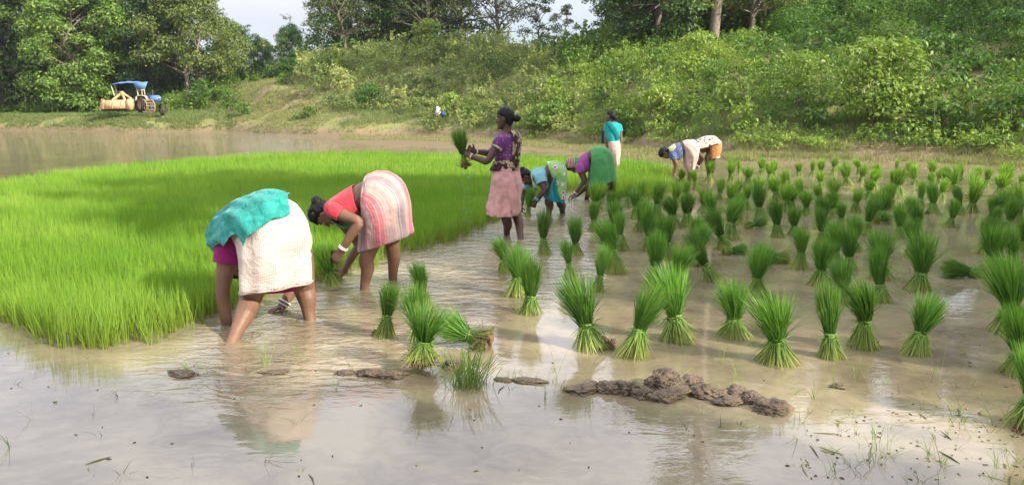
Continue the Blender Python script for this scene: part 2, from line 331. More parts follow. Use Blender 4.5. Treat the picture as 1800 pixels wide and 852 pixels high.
TREES = [
 (TB, -190, 12, 'green tree beyond the left edge, first of three', 1.1, 2), (TA, -300, 14, 'dark tree beyond the left edge, second of three', 1.1, 4), (TB, -430, 11, 'green tree beyond the left edge, farthest of three', 1.2, 1),
 (TA, -60, 14, 'dark leafy tree at the left edge of the forest', 1.1, 0), (TB, 20, 10, 'dense green tree at far left behind the low scrub', 1.12, 1),
 (TA, 95, 16, 'tall dark tree in the left wood between two green ones', 1.15, 2), (TB, 150, 9, 'green tree directly behind the orange box of the tractor', .85, 3.1),
 (TA, 205, 17, 'tall dark tree behind the blue tractor canopy', 1.05, 4.2), (TB, 235, 24, 'green tree whose top meets the left edge of the sky gap', 1.0, 5),
 (TA, 285, 14, 'low dark tree in deep shade right of the tractor', .62, 1.5), (TC, 350, 12, 'light green tree with two pale trunks right of the tractor', .93, .4),
 (TB, 425, 22, 'small green tree low under the left sky gap', .42, 2.4), (TA, 470, 27, 'dark bushy tree behind the flat grassy mound', .27, .7),
 (TA, 520, 22, 'small dark tree at the right end of the grassy mound', .28, 3.7), (TE, 612, 24, 'grey green airy tree right of the left sky gap', .70, 3),
 (TA, 655, 28, 'big dark tree behind the left shoulder of the scrub mound', .98, 1.1), (TA, 735, 32, 'big dark tree behind the middle of the scrub mound', 1.0, 2.9),
 (TE, 755, 26, 'thin branched airy tree rising behind the mound top', .72, 5.1), (TE, 815, 30, 'airy olive tree behind the right part of the mound', .9, 1.9), (TE, 875, 30, 'olive tree just left of the right sky gap', .72, 4.4),
 (TD, 952, 24, 'small slim tree standing alone in the right sky gap', .80, 0), (TD, 990, 18, 'short slim tree at the foot of the right sky gap', .55, 2),
 (TB, 1102, 22, 'dark green tree just right of the right sky gap', .60, .5), (TA, 1150, 17, 'low dark tree above the bushes behind the standing woman in turquoise', .62, 2.2),
 (TA, 1190, 25, 'tall dark tree left of the bare pale trunk', .95, 3.3), (TC, 1305, 22, 'light green tree right of the bare pale trunk', .75, 1.2),
 (TF, 1160, 34, 'tall dark tree far back left of the bare pale trunk', .9, 5.6), (TF, 1290, 36, 'tall dark forest tree deep behind the bare pale trunk', .95, 4),
 (TF, 1400, 32, 'tall forest tree with grey trunk above the green slope', .70, .3), (TF, 1516, 27, 'forest tree with twin shaded trunks at the top of the slope', .60, 2.3),
 (TA, 1450, 44, 'dark forest tree far back above the slope', .82, 1), (TA, 1600, 34, 'dark forest tree far back at upper right', .66, 2.8), (TF, 1640, 26, 'tall shaded forest tree near the upper right corner', .55, 4.8),
 (TF, 1760, 24, 'tall forest tree in the upper right corner', .52, 1.7), (TA, 1850, 26, 'dark forest tree at the right edge of the picture', .60, 3.9), (TA, 1350, 48, 'dark wide forest tree far back right of the bare trunk', .95, 4.9), (TA, 1230, 50, 'dark wide forest tree far back behind the bare trunk', 1.15, 5.9)]
for (P, u, s, lab, sz, rz) in TREES: place_tree(P, u, s, lab, group='trees along the edge of the wood', sz=sz, rz=rz)
for u_, s_, sz_, l_ in ((2450, 10, .75, 'leafy tree on the right slope beyond the picture edge'), (2600, 13, .8, 'taller leafy tree on the right slope beyond the picture edge'), (2520, 18, .8, 'dark leafy tree near the ridge beyond the picture edge')):
    place_tree(TA, u_, s_, l_, group='trees on the right slope', sz=sz_, rz=u_)
# the tall bare pale trunk
def bare_tree():
    rg = np.random.default_rng(9); A = Acc(); p = [Vector((.02*i+rg.normal()*.03, rg.normal()*.03, -.6+i*1.6)) for i in range(11)]
    V, Fq = tube_np(p, [.30-.014*i for i in range(11)], 12); A.add(V, Fq)
    lumps = []
    for i in range(16):
        a = i*2.4; e = Vector((math.cos(a)*3*rg.uniform(.5, 1), math.sin(a)*3*rg.uniform(.5, 1), 13+rg.uniform(0, 5)))
        V, Fq = tube_np([p[8+i % 3], p[8+i % 3].lerp(e, .6)+Vector((0, 0, .3)), e], [.1, .06, .02], 5); A.add(V, Fq); lumps.append((e.x, e.y, e.z, rg.uniform(.8, 1.3)))
    C, N, S = lump_leaves(lumps, 120, .16, rg=rg); V, Fq = leaf_quads(C, N, S, rg=rg)
    return dict(trunk=A.mesh('bare_trunk', True), crown=npmesh('bare_crown', V, Fq), lm=L_DARK, bark=PALEBARK)
place_tree(bare_tree(), 1246, 18.5, 'tall tree with one straight bare pale trunk at the top of the slope', group='trees along the edge of the wood')
# trees outside the picture on the right: their shade lies across the paddy
for k, (x, y, sz, P) in enumerate(((15.2, 1.1, .88, TA), (20.0, -2.6, .95, TE2), (13.0, -7.5, .7, TA), (8.5, -12, .75, TB), (15.5, -13, .9, TA))):
    r = place_tree(P, 1500, 5, ['broad leafy tree beside the paddy beyond the right edge', 'second leafy tree beyond the right edge, behind the first', 'leafy tree on the near right bank', 'green tree behind the viewer on the right', 'dark tree behind the viewer farther right'][k], group='trees on the near right bank', sz=sz)
    r.location = (x, y, .05)

# ---- scrub
def scrub(name, regions, seed, label=None, lm=None):
    rg = np.random.default_rng(seed); A = Acc()
    for (u0, u1, s0, s1, sp, h0, h1, leaf, tone0, tone1) in regions:
        s = s0
        while s < s1:
            D = shore((u0+u1)/2)+s; du = sp/D*F; u = u0+rg.uniform(0, du)
            while u < u1:
                p = us_point(u+rg.normal()*du*.15, s+rg.uniform(-.4, .4)*sp); h = rg.uniform(h0, h1); wd = sp*rg.uniform(1.0, 1.6)
                lf = leaf*rg.choice([.7, 1, 1.25]); lumps = bush_lumps(p.x, p.y, p.z-.1, wd, h, int(7+5*h), rg)
                lumps = [(a, b, c, r) for a, b, c, r in lumps]
                C, N, S = lump_leaves(lumps, 2.1/(lf*lf), lf, rg=rg)
                # sprigs breaking the outline
                k = rg.integers(3, 9)
                for q in range(k):
                    a = rg.uniform(0, 6.28); b0 = np.array([p.x+math.cos(a)*wd*.3, p.y+math.sin(a)*wd*.3, p.z+h*.6]); tip = b0+np.array([math.cos(a)*.25, math.sin(a)*.25, rg.uniform(.35, .95)])*h*.6
                    t = rg.uniform(0, 1, 14)[:, None]; c = b0+(tip-b0)*t+rg.normal(size=(14, 3))*.04; C = np.concatenate([C, c]); nn = rg.normal(size=(14, 3)); nn[:, 2] += .8; N = np.concatenate([N, nn]); S = np.concatenate([S, np.full(14, lf)])
                V, Fq = leaf_quads(C, N, S, W=rg.choice([.3, .45, .55]), rg=rg)
                tone = np.clip(rg.uniform(tone0, tone1)+rg.normal()*.1, 0, 1)
                A.add(V, Fq, tone=np.repeat(np.clip(tone+rg.normal(size=len(C))*.12, 0, 1), 4))
                u += du*rg.uniform(.75, 1.25)
            s += sp*.85
    return tag(link(name, A.mesh(name), lm or L_SCRUB), label or 'dense mixed green scrub', 'scrub', kind='stuff')
scrub('left_scrub', [(-150, 375, 7.5, 15, 1.5, .7, 1.4, .09, .05, .5), (370, 420, 9, 16, 1.5, 1.0, 1.9, .09, .1, .5), (380, 560, 19, 26, 1.8, 1.0, 2.0, .10, .1, .6), (-200, 400, 27, 33, 2.6, 3.2, 5.5, .15, 0, .15), (540, 860, 33, 37, 2.8, 3, 5, .15, 0, .15)], 21, 'low green scrub in front of the left wood')
scrub('mound_scrub', [(545, 980, 9.5, 25, 1.7, .9, 2.5, .10, .05, 1.0), (700, 1000, 4.0, 9.5, 1.4, .5, 1.7, .095, .1, 1.0), (600, 720, 6, 9.5, 2.4, .5, .9, .08, .1, .6), (745, 1000, 1.0, 4.0, 1.2, .35, 1.0, .075, .2, 1.0)], 22, 'dense pale and dark green scrub covering the central mound', L_SCRUB_M)
scrub('hillside_scrub', [(900, 1900, .7, 2.4, 1.1, .25, .7, .06, .3, 1.0), (960, 1330, 2.4, 13, 1.4, .6, 2.0, .072, .15, 1.0), (960, 1130, 13, 22, 1.6, 1.2, 2.4, .11, .0, .5), (1130, 1330, 13, 20, 1.4, .5, 1.0, .09, .0, .6),
      (1330, 1900, 2.2, 9, 1.5, .5, 1.9, .072, .0, .45), (1330, 1950, 9, 24, 1.9, .8, 2.6, .085, .0, .12), (1330, 2050, 24, 34, 2.4, 1.4, 2.6, .14, 0, .12), (960, 1330, 24, 34, 2.4, 1.4, 2.6, .14, 0, .12)], 23, 'dense leafy scrub climbing the hillside on the right')

# distinct bushes that stand out
def bush(u, s, wd, h, leaf, tone, label, seed):
    rg = np.random.default_rng(seed); p = us_point(u, s); lumps = bush_lumps(0, 0, 0, wd, h, int(16+10*h), rg)
    C, N, S = lump_leaves(lumps, 2.2/(leaf*leaf), leaf, rg=rg); V, Fq = leaf_quads(C, N, S, W=.5, rg=rg)
    A = Acc(); A.add(V, Fq, tone=np.repeat(np.clip(tone+rg.normal(size=len(C))*.15, 0, 1), 4))
    r = empty('bush', p, label, 'bush', 'bushes on the banks'); link('foliage', A.mesh('bush_foliage'), L_SCRUB, r, False)
    T = Acc()
    for i in range(5):
        a = i*1.3; V, Fq = tube_np([(0, 0, -.1), (math.cos(a)*wd*.15, math.sin(a)*wd*.15, h*.4), (math.cos(a)*wd*.3, math.sin(a)*wd*.3, h*.8)], [.035, .02, .008], 5); T.add(V, Fq)
    link('stem', T.mesh('bush_stem', True), BARK, r, False)
BUSHES = [(1530, 2.6, 3.4, 2.9, .085, .62, 'large rounded yellow green bush at the foot of the right slope'), (1640, 2.0, 1.6, 1.2, .11, .2, 'broad leaved bush with big pale leaves right of the large rounded bush'),
 (1770, 2.2, 1.7, 1.4, .10, .1, 'dark broad leaved bush at the lower right of the slope'), (545, 3.2, 1.5, .8, .08, .3, 'small round bush alone on the low bund below the bare soil'),
 (410, 5.5, 1.6, 1.7, .09, .05, 'dark bush on the left slope of the grassy mound'), (437, 4.2, 1.7, .9, .08, .1, 'low dark bush in front of the grassy mound'),
 (360, 8, 2.2, 2.3, .10, .0, 'dark glossy bush right of the tractor under the light green tree'), (655, 6.0, 2.8, 1.7, .09, .1, 'dark bush on the grassy slope left of the mound scrub'),
 (800, 3.5, 2.0, 1.4, .09, .75, 'yellowish bush beside the white sack'), (1092, 1.2, 1.6, 1.2, .075, .15, 'dark bush behind the head of the woman in turquoise'),
 (960, 1.6, 2.4, 1.3, .075, .35, 'spreading bush behind the woman holding up seedlings'), (1150, 2.4, 2.0, 1.9, .07, .85, 'tall yellow green bush right of the woman in turquoise'),
 (508, 11.5, 1.3, .9, .09, .2, 'small dark bush on top of the grassy mound'), (755, 20.5, 3.2, 3.4, .09, .95, 'pale yellow bush rising from the top of the central mound'),
 (1215, 8.5, 2.6, 2.3, .07, .8, 'pale green bush halfway up the slope above the bent pair'), (1400, 4.5, 2.6, 2.0, .07, .6, 'light green bush left of the large rounded bush')]
for k, b in enumerate(BUSHES): bush(*b, 100+k)

# ------------------------------------------------------------------ grass blades
def blades(P, H, Wd, lean, rg, t0=0.0, segs=3, curve=.5, face=None):
    """P (n,3) roots; H heights; Wd widths; lean (n,2). returns V, quads, tris, t"""
    n = len(P); a = rg.uniform(0, 2*math.pi, n) if face is None else face+rg.normal(size=n)*.7
    side = np.stack([np.cos(a), np.sin(a), np.zeros(n)], 1)*(Wd*.5)[:, None]
    lv = []
    ts = np.linspace(0, 1, segs+1)
    for t in ts:
        off = np.zeros((n, 3)); off[:, :2] = lean*((1-curve)*t+curve*t*t)[..., None] if np.ndim(t) else lean*((1-curve)*t+curve*t*t); off[:, 2] = H*(t-.12*curve*t*t)
        c = P+off
        if t < 1: w_ = (1-.55*t); lv += [c-side*w_, c+side*w_]
        else: lv += [c]
    k = 2*segs+1
    V = np.stack(lv, 1).reshape(-1, 3); b = (np.arange(n)*k)[:, None]
    Q = np.concatenate([b+np.array([[2*i, 2*i+1, 2*i+3, 2*i+2]]) for i in range(segs-1)]) if segs > 1 else np.zeros((0, 4), int)
    T = b+np.array([[2*segs-2, 2*segs-1, 2*segs]])
    tt = np.tile(np.concatenate([np.repeat(ts[:-1], 2), [1]]), n)
    return V, Q, T, tt
def add_blades(A, *a, **k):
    V, Q, T, t = blades(*a, **k)
    n0 = A.n; A.add(V, Q, t=t) if len(Q) else None
    if len(Q): A.F.setdefault(3, []).append(T+n0)
    else: A.add(V, T, t=t)

# seed bed
edge_px = [(-150, 560), (0, 575), (60, 590), (100, 603), (170, 614), (240, 613), (290, 592), (330, 575), (360, 566), (400, 542), (470, 520), (560, 498), (640, 470), (700, 448), (750, 434), (800, 420), (850, 402), (885, 385), (925, 355), (960, 340), (1010, 333), (1060, 342), (1100, 350), (1135, 352), (1160, 347), (1183, 330)]
front = [G(x, y) for x, y in edge_px]
back_px = [(1178, 303), (1100, 292), (900, 283), (600, 277), (440, 281), (200, 303), (0, 332), (-200, 370), (-260, 470)]
poly = [(p.x, p.y) for p in front]+[(G(x, y).x, G(x, y).y) for x, y in back_px]
def inpoly(X, Y, poly):
    c = np.zeros(len(X), bool); j = len(poly)-1
    for i in range(len(poly)):
        xi, yi = poly[i]; xj, yj = poly[j]
        with np.errstate(divide='ignore', invalid='ignore'):
            k = ((yi > Y) != (yj > Y)) & (X < (xj-xi)*(Y-yi)/(yj-yi+1e-12)+xi)
        c ^= k; j = i
    return c
L_BED = leafmat('seedbed_blades', (.065, .20, .015), (.22, .42, .040), .40, tint=(.36, .50, .085), c_base=(.22, .28, .04), big=0, rough=.6, spec=.2)
def seedbed():
    rg = np.random.default_rng(5); A = Acc(); pl = np.array(poly)
    x0, x1, y0, y1 = pl[:, 0].min(), pl[:, 0].max(), pl[:, 1].min(), pl[:, 1].max()
    for (ya, yb, tuft, nb, wd, segs) in ((y0, 7.5, 520, 8, .0042, 3), (7.5, 11, 330, 7, .0058, 3), (11, 16, 230, 6, .0085, 2), (16, y1, 150, 6, .013, 2)):
        n = int((x1-x0)*(yb-ya)*tuft); X = rg.uniform(x0, x1, n); Y = rg.uniform(ya, yb, n)
        wob = np.array([noise.noise(Vector((a*1.7, b*1.7, 2))) for a, b in zip(X, Y)])*.16; jx = X+rg.normal(size=n)*.05+wob; jy = Y+rg.normal(size=n)*.06+wob
        k = inpoly(jx, jy, poly) & (np.abs(X) < Y*.66+1.2); X, Y = X[k], Y[k]; n = len(X)
        hn = np.array([noise.noise(Vector((a*1.3, b*1.3, 0)))*.6+noise.noise(Vector((a*5, b*5, 4)))*.5 for a, b in zip(X, Y)])
        H0 = .30*(1+.24*hn)
        l0 = rg.normal(size=(n, 2))*.02+np.stack([.03*hn-.015, .02*hn], 1)
        P = np.repeat(np.stack([X, Y, np.full(n, -.03)], 1), nb, 0); P[:, :2] += rg.normal(size=(n*nb, 2))*.013
        H = np.repeat(H0, nb)*rg.uniform(.72, 1.12, n*nb); lean = np.repeat(l0, nb, 0)+rg.normal(size=(n*nb, 2))*.035
        n_old = A.n; add_blades(A, P, H, wd*rg.uniform(.7, 1.3, n*nb), lean, rg, segs=segs); tn = np.array([noise.noise(Vector((a*.5, b*.5, 7)))+.6*noise.noise(Vector((a*2.2, b*2.2, 8))) for a, b in zip(X, Y)]); A.A.setdefault('tone', []).append(np.repeat(np.clip(.22+np.repeat(tn, nb)*.5+rg.normal(size=n*nb)*.12, 0, 1), 2*segs+1))
    return tag(link('rice_seedbed', A.mesh('seedbed'), L_BED), 'bright green seedbed of young rice standing in the water', 'rice seedlings', kind='stuff')
seedbed()
# grass on banks
L_GRASS = leafmat('bank_grass', (.16, .20, .045), (.34, .34, .13), .3, c_base=(.20, .19, .08), big=0)
L_GRASS2 = leafmat('lush_grass', (.07, .15, .03), (.20, .28, .07), .3, c_base=(.12, .17, .05), big=0)
def bank_grass(name, regs, m, seed, label):
    rg = np.random.default_rng(seed); A = Acc()
    for (u0, u1, s0, s1, dens, h, wd) in regs:
        D = shore((u0+u1)/2)+(s0+s1)/2; area = (u1-u0)/F*D*(s1-s0); n = int(area*dens/6)
        us = rg.uniform(u0, u1, n); ss = rg.uniform(s0, s1, n)
        keep = []; P = []
        for u, s in zip(us, ss):
            if s >= 0: p = us_point(u, s)
            else:
                Y = shore(u)+s; p = Vector(((u-900)/F*Y, Y, .03))
            if noise.noise(Vector((p.x*.5, p.y*.5, 9))) > -.18 or rg.uniform() < .25: P.append(p)
        P = np.array([tuple(p) for p in P]); n = len(P); nb = 6
        hh = np.repeat(h*rg.uniform(.5, 1.3, n), nb)*rg.uniform(.6, 1.1, n*nb); P = np.repeat(P, nb, 0); P[:, :2] += rg.normal(size=(n*nb, 2))*.05
        add_blades(A, P, hh, wd*rg.uniform(.6, 1.3, n*nb), rg.normal(size=(n*nb, 2))*h*.35, rg, segs=2)
    return tag(link(name, A.mesh(name), m), label, 'grass', kind='stuff')
bank_grass('bank_grass', [(-200, 560, .05, 9, 300, .18, .024), (370, 700, 6, 20, 200, .28, .02), (560, 1000, .3, 8, 260, .22, .018), (900, 1330, -2.5, 3.5, 560, .19, .013), (1250, 1900, -.9, 3.4, 700, .22, .012), (600, 1250, -8, -.2, 150, .15, .013), (1150, 1900, -2.6, -.4, 150, .13, .011)], L_GRASS, 31, 'dry yellowish grass on the banks')
bank_grass('lush_grass', [(-200, 420, .4, 10, 230, .24, .028), (600, 1300, 1.0, 6, 200, .4, .014), (1300, 1900, 1.0, 5, 260, .42, .012), (150, 300, 3.2, 4.2, 320, .2, .03)], L_GRASS2, 32, 'lush green grass along the banks')

# ------------------------------------------------------------------ seedling bundles
L_BLADE = leafmat('bundle_blades', (.032, .13, .014), (.25, .44, .06), .36, c_base=(.06, .16, .02), big=.25, rough=.5, spec=.4)
L_STEM = leafmat('bundle_stems', (.045, .15, .016), (.17, .32, .045), .2, c_base=(.32, .34, .075), big=.12, rough=.6)
L_TIE = mat('tie_green', (.17, .27, .05), .7, var=.4, scale=60)
ROOT = mat('muddy_roots', (.17, .11, .065), .95, .1, var=.4, scale=40)
def fan_profile(rg, n, r0, r1, z0, z1, wd, droop, segs=4, uni=1.0, tipvar=.25, bend=0.0):
    """blades fanning from a tight ring r0 at z0 to a wide ring r1 at z1"""
    a = rg.uniform(0, 2*math.pi, n); q = np.sqrt(rg.uniform(0, 1, n)); face = a+math.pi/2; bx, by = rg.normal(size=2)*bend
    L_ = (z1-z0)*(1-rg.uniform(0, 1, n)**1.6*tipvar-.12*q*(tipvar > .3)); ts = np.linspace(0, 1, segs+1); rows = []
    tw = rg.normal(size=n)*.35
    for t in ts:
        r = r0*q+(r1*q*uni)*(t**1.35); aa = a+tw*t*.4
        z = z0+L_*(t-droop*q*t*t)
        rows.append(np.stack([np.cos(aa)*r+rg.normal(size=n)*.002+bx*t*t, np.sin(aa)*r+rg.normal(size=n)*.002+by*t*t, z], 1))
    ff = face+rg.normal(size=n)*.8
    side = np.stack([np.cos(ff), np.sin(ff), np.zeros(n)], 1)*(wd*.5*rg.uniform(.7, 1.3, n))[:, None]
    lv = []
    for i, t in enumerate(ts):
        c = rows[i]
        if i < segs: lv += [c-side*(1-.5*t), c+side*(1-.5*t)]
        else: lv += [c]
    k = 2*segs+1; V = np.stack(lv, 1).reshape(-1, 3); b = (np.arange(n)*k)[:, None]
    Q = np.concatenate([b+np.array([[2*i, 2*i+1, 2*i+3, 2*i+2]]) for i in range(segs-1)]); T = b+np.array([[2*segs-2, 2*segs-1, 2*segs]])
    tt = np.tile(np.concatenate([np.repeat(ts[:-1], 2), [1]]), n)
    return V, Q, T, tt
def addT(A, V, Q, T, tt):
    n0 = A.n; A.add(V, Q, t=tt); A.F.setdefault(3, []).append(T+n0)
def make_bundle(seed, zw=.165, h=.40, rb=.105, rt=.115, up=470, lo=260, messy=.0, far=False):
    zw *= .80; h = h*.98; rng_ = None
    rg = np.random.default_rng(seed); wd = .0050 if not far else .010
    if far: up //= 3; lo //= 3
    A = Acc(); V, Q, T, tt = fan_profile(rg, up, .032, rt, zw-.01, h*1.07, wd, .06, tipvar=.48, bend=.034); addT(A, V, Q, T, tt)
    k = up//8; V, Q, T, tt = fan_profile(rg, k, .03, rt*1.45, zw, h*1.02, wd, .26, tipvar=.4, bend=.03); addT(A, V, Q, T, tt)       # stray outer blades
    Bm = Acc(); V, Q, T, tt = fan_profile(rg, lo, .034, rb*1.05, 0, zw+.03, wd*1.15, .0, tipvar=.08)
    V[:, 2] = (zw+.012)-V[:, 2]-.0; tt = 1-tt; addT(Bm, V, Q, T, tt)
    # ring of drooping bent stems hanging from the tie
    V, Q, T, tt = fan_profile(rg, lo//4, .036, rb*1.2, 0, zw*.75, wd, .0, tipvar=.5); V[:, 2] = (zw+.012)-V[:, 2]; addT(Bm, V, Q, T, (1-tt)*.5+.5)
    # tie: a few wraps of twisted blades
    Tm = Acc()
    for i in range(4):
        pts = []; z0 = zw-.012+i*.008
        for j in range(15):
            a = 2*math.pi*j/14; r = .036+.003*math.sin(3*a+i); pts.append((math.cos(a)*r, math.sin(a)*r, z0+.006*math.sin(a+i*2)))
        V, Fq = tube_np(pts, [.0055]*15, 5); Tm.add(V, Fq)
    for i in range(5):
        a = rg.uniform(0, 6.28); b0 = Vector((math.cos(a)*.036, math.sin(a)*.036, zw)); e = b0+Vector((math.cos(a)*.05+rg.normal()*.02, math.sin(a)*.05+rg.normal()*.02, rg.uniform(-.03, .03)))
        V, Fq = tube_np([b0, b0.lerp(e, .5)+Vector((0, 0, .01)), e], [.003, .0025, .001], 4); Tm.add(V, Fq)
    return dict(leaves=A.mesh('bundle_leaves'), stems=Bm.mesh('bundle_stems'), tie=Tm.mesh('bundle_tie', True))
def root_clump(parent_loc, r, seed, parent=None):
    rg = np.random.default_rng(seed); A = Acc()
    for i in range(260):
        d = rg.normal(size=3); d[2] = abs(d[2])*.6; d /= np.linalg.norm(d); a = Vector(d*r*rg.uniform(.4, .9)); e = a+Vector(rg.normal(size=3))*r*.5; e.z = max(e.z, -.01)
        V, Fq = tube_np([a*.3, a, e], [.004, .003, .0015], 3); A.add(V, Fq)
    bm = bmesh.new(); bmesh.ops.create_icosphere(bm, subdivisions=4, radius=r*.72)
    for v in bm.verts:
        f = 1+.5*noise.fractal(v.co*(1.6/r)+Vector((seed, 0, 0)), .8, 2, 4)*1.2; v.co = Vector((v.co.x*f, v.co.y*f*.8, v.co.z*f*.6))
    V = np.array([tuple(v.co) for v in bm.verts]); Fq = np.array([[v.index for v in f.verts] for f in bm.faces]); bm.free(); A.add(V, Fq)
    o = link('roots', A.mesh('roots'), ROOT, parent, False); o.location = parent_loc; return o
PROTO = [make_bundle(201, zw=.16, rt=.10), make_bundle(202, zw=.175, h=.41, rb=.10, rt=.085), make_bundle(203, zw=.14, h=.39, rb=.125, rt=.115), make_bundle(204, zw=.15, h=.43, rb=.09, rt=.08), make_bundle(205, zw=.145, h=.40, rb=.115, rt=.13), make_bundle(206, zw=.18, h=.40, rb=.12, rt=.095)]+[make_bundle(207+i, zw=.13+.015*(i % 4), h=.39+.01*(i % 3), rb=.09+.012*(i % 3), rt=.08+.013*((i*2) % 5)) for i in range(6)]
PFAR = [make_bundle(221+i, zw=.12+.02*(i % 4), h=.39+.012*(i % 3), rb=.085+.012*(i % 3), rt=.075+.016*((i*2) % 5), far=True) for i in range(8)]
L_BLADE_SUNLIT = leafmat('sunlit_bundle_blades', (.07, .19, .018), (.36, .54, .07), .40, c_base=(.10, .22, .02), big=.15, rough=.5, spec=.3)  # back rows: sunlight painted into a lighter, yellower blade colour
for P in PROTO+PFAR: P['leaves'].materials.append(L_BLADE_SUNLIT if P in PFAR else L_BLADE); P['stems'].materials.append(L_STEM); P['tie'].materials.append(L_TIE)
def put_bundle(P, loc, label, scale=(1, 1, 1), rot=(0, 0, 0), group='rice seedling bundles standing in the water', yaw=0):
    r = empty('seedling_bundle', loc, label, 'seedling bundle', group)
    r.rotation_euler = (Matrix.Rotation(rot[1], 3, 'Y') @ Matrix.Rotation(rot[0], 3, 'X') @ Matrix.Rotation(yaw, 3, 'Z')).to_euler(); r.scale = scale
    for k in ('leaves', 'stems', 'tie'):
        o = bpy.data.objects.new(k, P[k]); COL.objects.link(o); o.parent = r
    return r
